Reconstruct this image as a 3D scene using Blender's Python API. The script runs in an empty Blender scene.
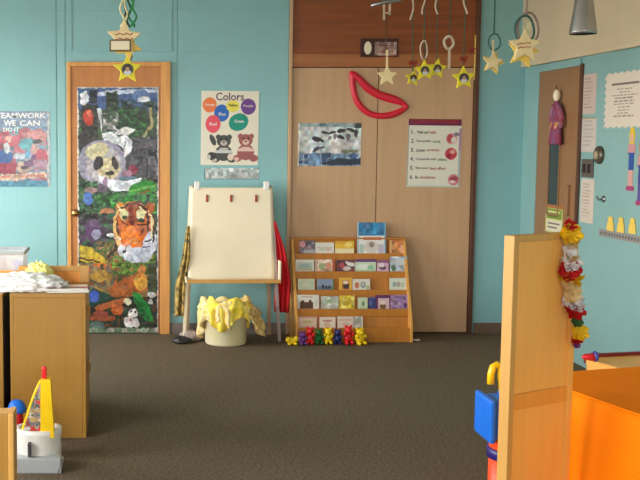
import bpy, bmesh, math, random
import numpy as np
from mathutils import Vector, Matrix, noise as mnoise

random.seed(7)
rng = np.random.default_rng(11)
S = bpy.context.scene
COL = S.collection
PI = math.pi

# ------------------------------------------------------------------ camera model
F, PX, PITCH, CAMZ = 1000.0, 130.0, math.radians(5.0), 1.5
PY = 140.0 + F * math.tan(PITCH)
_fw = Vector((0, math.cos(PITCH), -math.sin(PITCH)))
_up = Vector((0, math.sin(PITCH), math.cos(PITCH)))


def ray(px, py):
    return Vector((1, 0, 0)) * ((px - PX) / F) + _up * (-(py - PY) / F) + _fw


def on_y(px, py, Y):
    d = ray(px, py); t = Y / d.y
    return Vector((d.x * t, Y, CAMZ + d.z * t))


def on_x(px, py, X):
    d = ray(px, py); t = X / d.x
    return Vector((X, d.y * t, CAMZ + d.z * t))


def on_z(px, py, Z):
    d = ray(px, py); t = (Z - CAMZ) / d.z
    return Vector((d.x * t, d.y * t, Z))


YB = on_z(300, 333.5, 0).y            # back wall
XR = on_y(521, 200, YB).x             # right wall
XL, YF, ZC = -2.6, -2.6, 3.0          # left wall, window wall behind the camera, ceiling

# ------------------------------------------------------------------ materials


def lin(c):
    out = []
    for v in c[:3]:
        v = v / 255.0
        out.append(v / 12.92 if v <= 0.04045 else ((v + 0.055) / 1.055) ** 2.4)
    return (*out, 1.0)


def mat(name, col, rough=0.6, var=0.06, scale=12.0, stretch=(1, 1, 1), bump=0.0, bscale=40.0, metal=0.0,
        col2=None, detail=3.0, coat=0.0, spec=0.5, trans=0.0, sheen=0.0):
    m = bpy.data.materials.new(name); m.use_nodes = True
    nt = m.node_tree; N = nt.nodes; L = nt.links
    b = N['Principled BSDF']
    tc = N.new('ShaderNodeTexCoord'); mp = N.new('ShaderNodeMapping')
    mp.inputs['Scale'].default_value = stretch
    L.new(tc.outputs['Object'], mp.inputs['Vector'])
    nz = N.new('ShaderNodeTexNoise'); nz.inputs['Scale'].default_value = scale; nz.inputs['Detail'].default_value = detail
    L.new(mp.outputs['Vector'], nz.inputs['Vector'])
    mx = N.new('ShaderNodeMix'); mx.data_type = 'RGBA'
    a = lin(col)
    if col2 is None:
        lo = tuple(min(1, x * (1 - var)) for x in a[:3]) + (1,); hi = tuple(min(1, x * (1 + var)) for x in a[:3]) + (1,)
    else:
        lo, hi = a, lin(col2)
    mx.inputs['A'].default_value = lo; mx.inputs['B'].default_value = hi
    rp = N.new('ShaderNodeMapRange'); rp.inputs['From Min'].default_value = 0.3; rp.inputs['From Max'].default_value = 0.7
    L.new(nz.outputs['Fac'], rp.inputs['Value']); L.new(rp.outputs['Result'], mx.inputs['Factor'])
    L.new(mx.outputs['Result'], b.inputs['Base Color'])
    b.inputs['Roughness'].default_value = rough
    b.inputs['Metallic'].default_value = metal
    b.inputs['Specular IOR Level'].default_value = spec
    b.inputs['Coat Weight'].default_value = coat
    b.inputs['Transmission Weight'].default_value = trans
    if sheen:
        b.inputs['Sheen Weight'].default_value = sheen
    if bump:
        n2 = N.new('ShaderNodeTexNoise'); n2.inputs['Scale'].default_value = bscale; n2.inputs['Detail'].default_value = 3
        L.new(tc.outputs['Object'], n2.inputs['Vector'])
        bp = N.new('ShaderNodeBump'); bp.inputs['Strength'].default_value = bump; bp.inputs['Distance'].default_value = 0.01
        L.new(n2.outputs['Fac'], bp.inputs['Height']); L.new(bp.outputs['Normal'], b.inputs['Normal'])
    return m


def print_mat(name, rough=0.55, coat=0.0, bump=0.0, bscale=14.0, distance=0.01, coat_rough=0.12):
    m = bpy.data.materials.new(name); m.use_nodes = True
    N = m.node_tree.nodes; L = m.node_tree.links; b = N['Principled BSDF']
    at = N.new('ShaderNodeAttribute'); at.attribute_name = 'ink'
    L.new(at.outputs['Color'], b.inputs['Base Color'])
    b.inputs['Roughness'].default_value = rough
    b.inputs['Coat Weight'].default_value = coat
    b.inputs['Coat Roughness'].default_value = coat_rough
    if bump:
        tc = N.new('ShaderNodeTexCoord'); n2 = N.new('ShaderNodeTexNoise'); n2.inputs['Scale'].default_value = bscale; n2.inputs['Detail'].default_value = 2
        L.new(tc.outputs['Object'], n2.inputs['Vector'])
        bp = N.new('ShaderNodeBump'); bp.inputs['Strength'].default_value = bump; bp.inputs['Distance'].default_value = distance
        L.new(n2.outputs['Fac'], bp.inputs['Height'])
        L.new(bp.outputs['Normal'], b.inputs['Normal']); L.new(bp.outputs['Normal'], b.inputs['Coat Normal'])
    return m


def wall_mat(name, col, block=(0.62, 0.31)):
    """painted masonry: faint joints, slight mottling"""
    m = mat(name, col, rough=0.42, var=0.04, scale=3.0, bump=0.08, bscale=120)
    nt = m.node_tree; N = nt.nodes; L = nt.links; b = N['Principled BSDF']
    tc = [n for n in N if n.type == 'TEX_COORD'][0]
    sp = N.new('ShaderNodeSeparateXYZ'); cb = N.new('ShaderNodeCombineXYZ'); ad = N.new('ShaderNodeMath'); ad.operation = 'ADD'
    L.new(tc.outputs['Object'], sp.inputs[0])
    L.new(sp.outputs['X'], ad.inputs[0]); L.new(sp.outputs['Y'], ad.inputs[1])
    L.new(ad.outputs[0], cb.inputs['X']); L.new(sp.outputs['Z'], cb.inputs['Y'])
    br = N.new('ShaderNodeTexBrick'); br.inputs['Scale'].default_value = 1.0
    br.inputs['Brick Width'].default_value = block[0]; br.inputs['Row Height'].default_value = block[1]
    br.inputs['Mortar Size'].default_value = 0.004; br.inputs['Mortar Smooth'].default_value = 0.6
    L.new(cb.outputs[0], br.inputs['Vector'])
    bp = [n for n in N if n.type == 'BUMP'][0]
    b2 = N.new('ShaderNodeBump'); b2.inputs['Strength'].default_value = 0.35; b2.inputs['Distance'].default_value = 0.004; b2.invert = True
    L.new(br.outputs['Fac'], b2.inputs['Height']); L.new(bp.outputs['Normal'], b2.inputs['Normal'])
    L.new(b2.outputs['Normal'], b.inputs['Normal'])
    return m


def plain(name, col, rough=0.5, **k):
    return mat(name, col, rough=rough, var=0.05, scale=20, **k)


WOOD = dict(stretch=(6, 6, 0.6), scale=5.0, detail=4.0, rough=0.42)
M = {
    'teal': wall_mat('teal paint', (136, 185, 187)),
    'teal_right': wall_mat('teal paint right', (138, 180, 177)),
    'beige': mat('beige paint', (214, 196, 162), 0.6, 0.04, 3),
    'white_paint': mat('white paint', (205, 200, 188), 0.7, 0.04, 3),
    'carpet': mat('carpet', (94, 82, 66), 0.95, scale=70, col2=(138, 124, 104), bump=0.9, bscale=260, spec=0.1, detail=8),
    'base': plain('base vinyl', (128, 116, 112), 0.5),
    'base_brown': plain('base vinyl brown', (110, 88, 72), 0.5),
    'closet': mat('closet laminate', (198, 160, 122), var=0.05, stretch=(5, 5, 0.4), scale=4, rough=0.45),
    'header': mat('stained header wood', (138, 72, 30), var=0.18, stretch=(0.6, 5, 8), scale=3, rough=0.4),
    'header_trim': mat('header rail wood', (168, 104, 56), var=0.12, stretch=(0.6, 5, 8), scale=3, rough=0.4),
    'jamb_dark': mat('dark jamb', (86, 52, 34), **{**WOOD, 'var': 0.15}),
    'door_wood': mat('door veneer', (190, 122, 62), **{**WOOD, 'var': 0.12}),
    'door_trim': mat('door casing wood', (214, 152, 82), **{**WOOD, 'var': 0.14}),
    'door_brown': mat('brown door', (150, 110, 74), **{**WOOD, 'var': 0.07}),
    'maple': mat('maple ply', (168, 122, 48), **{**WOOD, 'var': 0.06}),
    'maple_edge': mat('maple edge', (206, 154, 80), **{**WOOD, 'var': 0.08}),
    'birch': mat('honey birch', (246, 178, 86), **{**WOOD, 'var': 0.04}),
    'birch_dark': mat('honey birch rail', (236, 156, 62), **{**WOOD, 'var': 0.05}),
    'shelf_wood': mat('bookcase ply', (198, 128, 50), **{**WOOD, 'var': 0.10}),
    'shelf_edge': mat('bookcase edge', (226, 166, 84), **{**WOOD, 'var': 0.08}),
    'brass': mat('brass', (176, 140, 84), 0.3, 0.05, metal=1.0),
    'chrome': mat('brushed metal', (150, 150, 150), 0.3, 0.05, metal=1.0),
    'lamp': mat('lamp grey', (172, 170, 166), 0.28, 0.05, metal=0.75),
    'dark': plain('near black', (38, 34, 36), 0.5),
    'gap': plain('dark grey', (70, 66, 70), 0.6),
    'glass_dark': plain('dark wired glass', (58, 62, 60), 0.12),
    'paper': mat('white paper', (240, 236, 226), 0.75, 0.02, 4),
    'cream_paper': mat('cream paper', (240, 226, 196), 0.75, 0.03, 4),
    'clip_red': plain('clip red', (150, 62, 44), 0.4),
    'white_plastic': plain('white plastic', (232, 230, 224), 0.35),
    'grey_plastic': plain('grey plastic', (176, 180, 184), 0.4),
    'red_cloth': mat('red cloth', (206, 22, 34), 0.8, 0.12, 14, bump=0.3, bscale=60),
    'apron': mat('patterned apron', (44, 52, 42), 0.85, scale=26, col2=(214, 178, 92), detail=1.0),
    'grey_cloth': mat('grey cloth', (162, 146, 142), 0.85, 0.12, 20),
    'yellow_cloth': mat('yellow cloth', (252, 220, 40), 0.75, scale=16, col2=(255, 238, 120), bump=0.4, bscale=60),
    'cream_cloth': mat('cream lace', (250, 236, 196), 0.8, scale=30, col2=(246, 214, 120), bump=0.5, bscale=90),
    'mustard_cloth': mat('mustard lace', (190, 140, 62), 0.85, scale=30, col2=(240, 216, 150), bump=0.5, bscale=90),
    'orange_cloth': mat('orange cloth', (255, 132, 6), 0.8, 0.05, 5, bump=0.1, bscale=30, spec=0.1),
    'bag': mat('white bag', (246, 246, 244), 0.35, 0.03, 8, bump=0.5, bscale=30),
    'yellow_tissue': mat('yellow tissue', (252, 244, 150), 0.8, 0.05, 10, bump=0.4, bscale=40),
    'red_plastic': plain('red plastic', (222, 30, 40), 0.35),
    'lip_red': plain('lip red', (216, 34, 58), 0.4),
    'bow_red': plain('bow red', (150, 26, 24), 0.5),
    'blue_plastic': plain('blue plastic', (24, 112, 222), 0.3),
    'navy_plastic': plain('navy plastic', (44, 34, 112), 0.35),
    'orange_plastic': plain('orange plastic', (255, 74, 12), 0.35),
    'yellow_plastic': plain('yellow plastic', (250, 206, 20), 0.35),
    'star_yellow': plain('star yellow', (232, 214, 40), 0.5),
    'star_cream': plain('star cream', (238, 214, 160), 0.55),
    'star_gold': plain('star gold', (240, 204, 90), 0.55),
    'cord_green': plain('cord green', (58, 84, 62), 0.7),
    'cord_brown': plain('cord brown', (70, 58, 40), 0.7),
    'ribbon_green': plain('ribbon green', (40, 150, 84), 0.4),
    'ribbon_white': plain('ribbon white', (222, 214, 170), 0.4),
    'ring_cream': plain('ring cream', (206, 186, 160), 0.5),
    'ring_dark': plain('ring dark green', (40, 92, 84), 0.4),
    'ring_pink': plain('ring mauve', (150, 120, 110), 0.4),
    'text_purple': plain('lettering plum', (96, 56, 98), 0.6),
    'text_white': plain('lettering white', (238, 234, 228), 0.6),
    'text_dark': plain('lettering dark', (52, 48, 48), 0.6),
    'text_red': plain('lettering red', (176, 48, 52), 0.6),
    'text_green': plain('lettering green', (64, 120, 70), 0.6),
    'tub_cream': mat('cream tub', (246, 236, 206), 0.4, scale=9, col2=(250, 238, 176)),
    'plaque_brown': plain('tag border', (112, 92, 50), .6),
    'clear': None,
    'frame_grey': plain('window frame', (210, 208, 200), 0.4),
    'dark_red': plain('dark red trim', (120, 26, 34), 0.45),
    'plaque': plain('plaque frame', (62, 26, 18), 0.4),
    'flower_red': mat('petal red', (214, 24, 30), 0.7, 0.15, 40),
    'flower_yellow': mat('petal yellow', (255, 208, 24), 0.7, 0.12, 40),
    'flower_white': mat('petal white', (255, 244, 244), 0.7, 0.06, 40),
    'flower_peach': mat('petal peach', (255, 226, 170), 0.7, 0.08, 40),
    'flower_purple': mat('petal purple', (150, 70, 140), 0.7, 0.1, 40),
    'leaf_green': plain('leaf green', (70, 110, 50), 0.7),
    'fig_red': plain('figure red', (222, 28, 36), 0.45),
    'fig_green': plain('figure green', (18, 96, 44), 0.45),
    'fig_yellow': plain('figure yellow', (250, 216, 24), 0.45),
    'fig_navy': plain('figure navy', (30, 40, 104), 0.45),
    'fig_purple': plain('figure purple', (112, 62, 140), 0.45),
}
M['print'] = print_mat('printed paper', 0.55)
M['print_gloss'] = print_mat('laminated print', 0.4, coat=0.12, bump=0.6, bscale=11, distance=0.02, coat_rough=0.15)
M['print_semi'] = print_mat('glossy print', 0.4, coat=0.25, bump=0.15, bscale=6)


def clear_mat():
    m = bpy.data.materials.new('clear plastic'); m.use_nodes = True
    N = m.node_tree.nodes; L = m.node_tree.links; b = N['Principled BSDF']
    nz = N.new('ShaderNodeTexNoise'); nz.inputs['Scale'].default_value = 8
    b.inputs['Base Color'].default_value = (0.9, 0.93, 0.95, 1); b.inputs['Roughness'].default_value = 0.15
    mr = N.new('ShaderNodeMapRange'); mr.inputs['To Min'].default_value = 0.3; mr.inputs['To Max'].default_value = 0.45
    L.new(nz.outputs['Fac'], mr.inputs['Value']); L.new(mr.outputs['Result'], b.inputs['Alpha'])
    return m


M['clear'] = clear_mat()

# ------------------------------------------------------------------ mesh helpers


class MB:
    def __init__(s): s.bm = bmesh.new()

    def box(s, x0, x1, y0, y1, z0, z1, bev=0.0, mtx=None):
        t = bmesh.new(); bmesh.ops.create_cube(t, size=1.0)
        for v in t.verts:
            v.co = Vector(((x0 + x1) / 2 + v.co.x * (x1 - x0), (y0 + y1) / 2 + v.co.y * (y1 - y0), (z0 + z1) / 2 + v.co.z * (z1 - z0)))
        if bev:
            bmesh.ops.bevel(t, geom=t.edges[:], offset=bev, segments=2, affect='EDGES', profile=0.6)
        return s._merge(t, mtx)

    def _merge(s, t, mtx=None):
        if mtx is not None: bmesh.ops.transform(t, matrix=mtx, verts=t.verts[:])
        me = bpy.data.meshes.new('tmp'); t.to_mesh(me); t.free(); s.bm.from_mesh(me); bpy.data.meshes.remove(me)
        return s

    def prism(s, pts, y0, y1, mtx=None, bev=0.0):
        """polygon in x,z extruded along y"""
        t = bmesh.new()
        a = [t.verts.new((p[0], y0, p[1])) for p in pts]; b = [t.verts.new((p[0], y1, p[1])) for p in pts]
        t.faces.new(a); t.faces.new(b[::-1]); n = len(pts)
        for i in range(n): t.faces.new((a[i], b[i], b[(i + 1) % n], a[(i + 1) % n]))
        bmesh.ops.recalc_face_normals(t, faces=t.faces[:])
        if bev: bmesh.ops.bevel(t, geom=t.edges[:], offset=bev, segments=2, affect='EDGES', profile=0.6)
        return s._merge(t, mtx)

    def prism_x(s, pts, x0, x1, mtx=None, bev=0.0):
        """polygon in y,z extruded along x"""
        return s.prism([(p[0], p[1]) for p in pts], -x1, -x0, (mtx or Matrix()) @ Matrix.Rotation(PI / 2, 4, 'Z'), bev)

    def lathe(s, prof, c=(0, 0, 0), n=32, mtx=None):
        """profile of (radius, z); closed with caps where the radius is above 0"""
        t = bmesh.new(); rings = []
        for r, z in prof:
            if r < 1e-6: rings.append([t.verts.new((c[0], c[1], c[2] + z))])
            else: rings.append([t.verts.new((c[0] + r * math.cos(2 * PI * i / n), c[1] + r * math.sin(2 * PI * i / n), c[2] + z)) for i in range(n)])
        for A, B in zip(rings, rings[1:]):
            for i in range(n):
                j = (i + 1) % n
                if len(A) == 1 and len(B) == 1: continue
                if len(A) == 1: t.faces.new((A[0], B[j], B[i]))
                elif len(B) == 1: t.faces.new((A[i], A[j], B[0]))
                else: t.faces.new((A[i], A[j], B[j], B[i]))
        if len(rings[0]) > 1: t.faces.new(rings[0][::-1])
        if len(rings[-1]) > 1: t.faces.new(rings[-1])
        bmesh.ops.recalc_face_normals(t, faces=t.faces[:])
        return s._merge(t, mtx)

    def ball(s, c, r, sc=(1, 1, 1), n=16, mtx=None):
        t = bmesh.new(); bmesh.ops.create_uvsphere(t, u_segments=n, v_segments=max(6, n // 2), radius=r)
        for v in t.verts: v.co = Vector((c[0] + v.co.x * sc[0], c[1] + v.co.y * sc[1], c[2] + v.co.z * sc[2]))
        return s._merge(t, mtx)

    def tube(s, pts, r, n=8, closed=False):
        t = bmesh.new(); P = [Vector(p) for p in pts]; rings = []; k = len(P)
        R = r if isinstance(r, (list, tuple)) else [r] * k
        for i, p in enumerate(P):
            a = P[(i - 1) % k] if (closed or i > 0) else p; b = P[(i + 1) % k] if (closed or i < k - 1) else p
            d = (b - a).normalized()
            ref = Vector((0, 1, 0)) if abs(d.y) < 0.9 else Vector((1, 0, 0))
            u = d.cross(ref).normalized(); w = u.cross(d)
            rings.append([t.verts.new(p + u * (R[i] * math.cos(2 * PI * j / n)) + w * (R[i] * math.sin(2 * PI * j / n))) for j in range(n)])
        m = k if closed else k - 1
        for i in range(m):
            A, B = rings[i], rings[(i + 1) % k]
            for j in range(n): t.faces.new((A[j], A[(j + 1) % n], B[(j + 1) % n], B[j]))
        if not closed: t.faces.new(rings[0][::-1]); t.faces.new(rings[-1])
        bmesh.ops.recalc_face_normals(t, faces=t.faces[:])
        return s._merge(t)

    def bar(s, a, b, w, d, bev=0.0):
        """straight bar of section w (across) x d (along y) between two points"""
        a, b = Vector(a), Vector(b); ax = (b - a); ln = ax.length; z = ax.normalized()
        ref = Vector((0, 1, 0)) if abs(z.y) < 0.9 else Vector((1, 0, 0))
        x = ref.cross(z).normalized(); y = z.cross(x)
        m = Matrix(((x.x, y.x, z.x, a.x), (x.y, y.y, z.y, a.y), (x.z, y.z, z.z, a.z), (0, 0, 0, 1)))
        return s.box(-w / 2, w / 2, -d / 2, d / 2, 0, ln, bev, m)

    def build(s, name, m, parent=None, smooth=False, loc=None, rotz=0.0):
        me = bpy.data.meshes.new(name); s.bm.to_mesh(me); s.bm.free()
        if m is not None: me.materials.append(m)
        if smooth:
            for p in me.polygons: p.use_smooth = True
        return link(name, me, parent, loc, rotz)


def link(name, me, parent=None, loc=None, rotz=0.0):
    o = bpy.data.objects.new(name, me); COL.objects.link(o)
    if parent is not None: o.parent = parent
    if loc is not None: o.location = loc
    o.rotation_euler.z = rotz
    return o


def tag(o, label, cat, group=None, kind=None):
    o['label'] = label; o['category'] = cat
    if group: o['group'] = group
    if kind: o['kind'] = kind
    return o


def thing(name, loc, label, cat, group=None, rotz=0.0):
    return tag(link(name, None, None, loc, rotz), label, cat, group)


def struct(o):
    o['kind'] = 'structure'; return o


def rough_up(o, amt, scale, seed=0.0):
    for v in o.data.vertices:
        n = mnoise.noise_vector(Vector(v.co) * scale + Vector((seed, seed * 2, seed * 3)))
        v.co += n * amt


def grid_cloth(name, nu, nv, fn, m, thick=0.004, parent=None, loc=None, subd=0, rotz=0.0):
    """a sheet of fabric from fn(u, v) given real thickness"""
    vs, fs = [], []
    for j in range(nv + 1):
        for i in range(nu + 1): vs.append(fn(i / nu, j / nv))
    for j in range(nv):
        for i in range(nu):
            a = j * (nu + 1) + i; fs.append((a, a + 1, a + nu + 2, a + nu + 1))
    me = bpy.data.meshes.new(name); me.from_pydata([tuple(v) for v in vs], [], fs); me.materials.append(m)
    for p in me.polygons: p.use_smooth = True
    o = link(name, me, parent, loc, rotz)
    sd = o.modifiers.new('thickness', 'SOLIDIFY'); sd.thickness = thick; sd.offset = 0
    return o


# ------------------------------------------------------------------ printed sheets (ink per face)


def inside_poly(x, y, pts):
    r = np.zeros(x.shape, bool); n = len(pts)
    for i in range(n):
        x0, y0 = pts[i]; x1, y1 = pts[(i + 1) % n]
        if y0 == y1: continue
        c = ((y0 > y) != (y1 > y)) & (x < (x1 - x0) * (y - y0) / (y1 - y0) + x0)
        r ^= c
    return r


def vnoise(x, y, sc, seed):
    g = np.random.default_rng(seed).random((64, 64, 3))
    xi, yi = np.floor(x / sc).astype(int), np.floor(y / sc).astype(int)
    fx, fy = (x / sc - xi)[..., None], (y / sc - yi)[..., None]
    fx = fx * fx * (3 - 2 * fx); fy = fy * fy * (3 - 2 * fy)
    q = lambda a, b: g[a % 64, b % 64]
    return (q(xi, yi) * (1 - fx) + q(xi + 1, yi) * fx) * (1 - fy) + (q(xi, yi + 1) * (1 - fx) + q(xi + 1, yi + 1) * fx) * fy


INK = {(120, 170, 206): .8}       # duller ink of the left poster


def paint(x, y, base, shapes):
    mott = None
    if shapes and shapes[0][0] == 'warp':
        amp, sc = shapes[0][1:3]; shapes = shapes[1:]
        n1, n2 = vnoise(x, y, sc, 101), vnoise(x, y, sc * .45, 102)
        mott = .78 + .44 * vnoise(x, y, sc * .6, 103)[..., :1] * (.6 + .4 * vnoise(x, y, sc * .3, 104)) + .06 * (n2 - .5)
        x = x + amp * ((n1[..., 0] - .5) * 2 + (n2[..., 0] - .5)); y = y + amp * ((n1[..., 1] - .5) * 2 + (n2[..., 1] - .5))
    C = np.empty(x.shape + (3,)); C[:] = base
    for sh in shapes:
        k = sh[0]; col = np.array(sh[-1], float)
        if k == 'r': m = (x >= sh[1]) & (x <= sh[3]) & (y >= sh[2]) & (y <= sh[4])
        elif k == 'p': m = inside_poly(x, y, sh[1])
        elif k == 'e':
            cx, cy, rx, ry = sh[1:5]; a = math.radians(sh[5]) if len(sh) > 6 else 0
            dx, dy = x - cx, y - cy
            u, v = dx * math.cos(a) + dy * math.sin(a), -dx * math.sin(a) + dy * math.cos(a)
            m = (u / rx) ** 2 + (v / ry) ** 2 <= 1
        elif k == 'l':                       # line: x0 y0 x1 y1 width
            x0, y0, x1, y1, w = sh[1:6]; d2 = (x1 - x0) ** 2 + (y1 - y0) ** 2 + 1e-9
            t = np.clip(((x - x0) * (x1 - x0) + (y - y0) * (y1 - y0)) / d2, 0, 1)
            m = np.hypot(x - x0 - t * (x1 - x0), y - y0 - t * (y1 - y0)) <= w / 2
        elif k == 'noise':                   # x0 y0 x1 y1 scale seed palette
            x0, y0, x1, y1, sc, seed = sh[1:7]; pal = np.array(sh[7], float)
            m = (x >= x0) & (x <= x1) & (y >= y0) & (y <= y1)
            n = vnoise(x, y, sc, seed)
            idx = np.clip(((n[..., 0] - 0.15) / 0.7 * len(pal)).astype(int), 0, len(pal) - 1)
            cc = pal[idx] * (0.75 + 0.5 * n[..., 1:2])
            C[m] = cc[m]; continue
        C[m] = col
    if mott is not None: C = C * mott * INK.get(tuple(base), 1.0)
    return np.clip(C, 0, 255)


def sheet(name, w, h, bounds, base, shapes, m, cells, thick=0.002, parent=None, loc=None, rotz=0.0, outline=None, curl=0.0):
    """flat printed sheet standing in x,z, facing -y, origin at its centre; bounds = x0 y0 x1 y1 of the art (y down)"""
    nx, ny = cells; x0, y0, x1, y1 = bounds
    us = np.linspace(0, 1, nx + 1); vsn = np.linspace(0, 1, ny + 1)
    verts = []
    for v in vsn:
        for u in us:
            verts.append(((u - .5) * w, curl * math.sin(u * 7 + v * 5) , (.5 - v) * h))
    nF = len(verts)
    faces = [(j * (nx + 1) + i, (j + 1) * (nx + 1) + i, (j + 1) * (nx + 1) + i + 1, j * (nx + 1) + i + 1) for j in range(ny) for i in range(nx)]
    cx = x0 + (np.arange(nx) + .5) / nx * (x1 - x0); cy = y0 + (np.arange(ny) + .5) / ny * (y1 - y0)
    X, Y = np.meshgrid(cx, cy); C = paint(X, Y, base, shapes)
    if outline is not None:
        keep = outline(X, Y).ravel(); idx = [i for i in range(nx * ny) if keep[i]]
        faces = [faces[i] for i in idx]; Cf = C.reshape(-1, 3)[idx]
        me = bpy.data.meshes.new(name); me.from_pydata(verts, [], faces)
        cols = Cf
    else:
        loop = [i for i in range(nx + 1)] + [j * (nx + 1) + nx for j in range(1, ny + 1)] + [ny * (nx + 1) + i for i in range(nx - 1, -1, -1)] + [j * (nx + 1) for j in range(ny - 1, 0, -1)]
        b0 = len(verts)
        for i in loop: verts.append((verts[i][0], thick, verts[i][2]))
        n = len(loop)
        faces += [(loop[i], loop[(i + 1) % n], b0 + (i + 1) % n, b0 + i) for i in range(n)]
        faces.append(tuple(b0 + i for i in range(n)))
        cols = np.vstack([C.reshape(-1, 3), np.tile(np.array(base, float), (n + 1, 1))])
        me = bpy.data.meshes.new(name); me.from_pydata(verts, [], faces)
    c = cols / 255.0; c = np.where(c <= 0.04045, c / 12.92, ((c + 0.055) / 1.055) ** 2.4)
    at = me.attributes.new('ink', 'FLOAT_COLOR', 'FACE')
    at.data.foreach_set('color', np.hstack([c, np.ones((len(c), 1))]).astype(np.float32).ravel())
    me.materials.append(m)
    o = link(name, me, parent, loc, rotz)
    if outline is not None:
        bm = bmesh.new(); bm.from_mesh(me); bmesh.ops.delete(bm, geom=[v for v in bm.verts if not v.link_faces], context='VERTS'); bm.to_mesh(me); bm.free()
        sd = o.modifiers.new('thickness', 'SOLIDIFY'); sd.thickness = thick; sd.offset = -1
    return o


def text(body, u, v, width, height, m, parent, y=-0.0015, name='lettering', align='CENTER', tilt=0.0):
    cu = bpy.data.curves.new('t', 'FONT'); cu.body = body; cu.align_x = 'CENTER'; cu.align_y = 'CENTER'; cu.extrude = 0.0
    cu.resolution_u = 2; cu.offset = 0.012
    o = bpy.data.objects.new('t', cu); COL.objects.link(o)
    bpy.context.view_layer.update()
    me = bpy.data.meshes.new_from_object(o.evaluated_get(bpy.context.evaluated_depsgraph_get()))
    bpy.data.objects.remove(o); bpy.data.curves.remove(cu)
    xs = [p.co.x for p in me.vertices]; ys = [p.co.y for p in me.vertices]
    w0, h0 = max(xs) - min(xs), max(ys) - min(ys); cx, cy = (max(xs) + min(xs)) / 2, (max(ys) + min(ys)) / 2
    if width is None: width = w0 * height / h0
    off = width / 2 if align == 'LEFT' else 0
    for p in me.vertices:
        a, b = (p.co.x - cx) * width / w0, (p.co.y - cy) * height / h0
        a, b = a * math.cos(tilt) - b * math.sin(tilt), a * math.sin(tilt) + b * math.cos(tilt)
        p.co = Vector((u + off + a, y, v + b))
    me.materials.clear(); me.materials.append(m)
    return link(name, me, parent)


def back_sheet(name, x0, y0, x1, y1, Y, base, shapes, m, label, cat, cells=None, tilt=0.0, thick=0.002, group=None, parent=None):
    """printed sheet on a plane y = Y whose outline in the photo is x0 y0 x1 y1"""
    a, b = on_y(x0, (y0 + y1) / 2, Y), on_y(x1, (y0 + y1) / 2, Y); t, d = on_y((x0 + x1) / 2, y0, Y), on_y((x0 + x1) / 2, y1, Y)
    w, h = b.x - a.x, t.z - d.z
    o = sheet(name, w, h, (x0, y0, x1, y1), base, shapes, m, cells or (int((x1 - x0) * 1.6), int((y1 - y0) * 1.6)), thick, None, ((a.x + b.x) / 2, Y, (t.z + d.z) / 2))
    o.rotation_euler.y = tilt
    if label: tag(o, label, cat, group)
    o_w[o.name] = (w, h, x0, y0, x1, y1)
    return o


o_w = {}


def ptxt(o, body, px, py, wpx, hpx, m, align='CENTER', tilt=0.0):
    """lettering on a back_sheet at photo pixel px, py"""
    w, h, x0, y0, x1, y1 = o_w[o.name]; k = w / (x1 - x0); kz = h / (y1 - y0)
    return text(body, (px - (x0 + x1) / 2) * k, ((y0 + y1) / 2 - py) * kz, wpx * k if wpx else None, hpx * kz, m, o, align=align, tilt=tilt)


# ------------------------------------------------------------------ camera
cd = bpy.data.cameras.new('camera'); cam = bpy.data.objects.new('camera', cd); COL.objects.link(cam)
cam.location = (0, 0, CAMZ); cam.rotation_euler = (PI / 2 - PITCH, 0, 0)
cd.sensor_fit = 'HORIZONTAL'; cd.sensor_width = 36.0; cd.lens = 36.0 * F / 640.0
cd.shift_x = (320 - PX) / 640.0; cd.shift_y = -(240 - PY) / 640.0
S.camera = cam

# ------------------------------------------------------------------ room shell
struct(MB().box(XL - .1, XR + .1, YF - .1, YB + .1, -.1, 0).build('floor', M['carpet']))
struct(MB().box(XL - .1, XR + .1, YF - .1, YB + .1, ZC, ZC + .1).build('ceiling', M['white_paint']))
LW0, LW1 = 0.7, 2.3
lwins = [(0.9, 3.5), (4.8, 7.3)]
b = MB(); b.box(XL - .1, XL, YF - .1, YB + .1, 0, LW0); b.box(XL - .1, XL, YF - .1, YB + .1, LW1, ZC)
ys = [YF - .1] + [q for ww in lwins for q in ww] + [YB + .1]
for i in range(0, len(ys), 2): b.box(XL - .1, XL, ys[i], ys[i + 1], LW0, LW1)
struct(b.build('wall_left', M['teal_right']))
for i, (a, c) in enumerate(lwins):
    b = MB(); t = .05
    b.box(XL - .08, XL - .02, a, a + t, LW0, LW1); b.box(XL - .08, XL - .02, c - t, c, LW0, LW1)
    b.box(XL - .08, XL - .02, a + t, c - t, LW0, LW0 + t); b.box(XL - .08, XL - .02, a + t, c - t, LW1 - t, LW1)
    b.box(XL - .08, XL - .02, (a + c) / 2 - .02, (a + c) / 2 + .02, LW0 + t, LW1 - t)
    struct(b.build('window_%d' % (i + 4), M['frame_grey']))

# back wall: painted panels with upright seams, around the closet and the door
cx0, cx1 = on_y(287, 200, YB).x, on_y(474.5, 200, YB).x
w = MB()
edges = [XL] + [on_y(p, 150, YB).x for p in (57, 66, 177)] + [cx0]
for a, b in zip(edges, edges[1:]):
    w.box(a + .004, b - .004, YB, YB + .1, 0, ZC)
w.box(XL, cx0, YB + .006, YB + .1, 0, ZC)
w.box(cx1, XR + .1, YB, YB + .1, 0, ZC)
struct(w.build('wall_back', M['teal']))
zt = on_y(120, 50, YB).z
b = MB()
tx0, tx1 = on_y(70, 30, YB).x, on_y(172, 30, YB).x
b.box(tx0, tx1, YB - .006, YB, zt - .012, zt + .004)
b.box(tx0, tx0 + .014, YB - .006, YB, zt + .004, ZC)
b.box(tx1 - .014, tx1, YB - .006, YB, zt + .004, ZC)
struct(b.build('trim_1', M['teal']))

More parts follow.
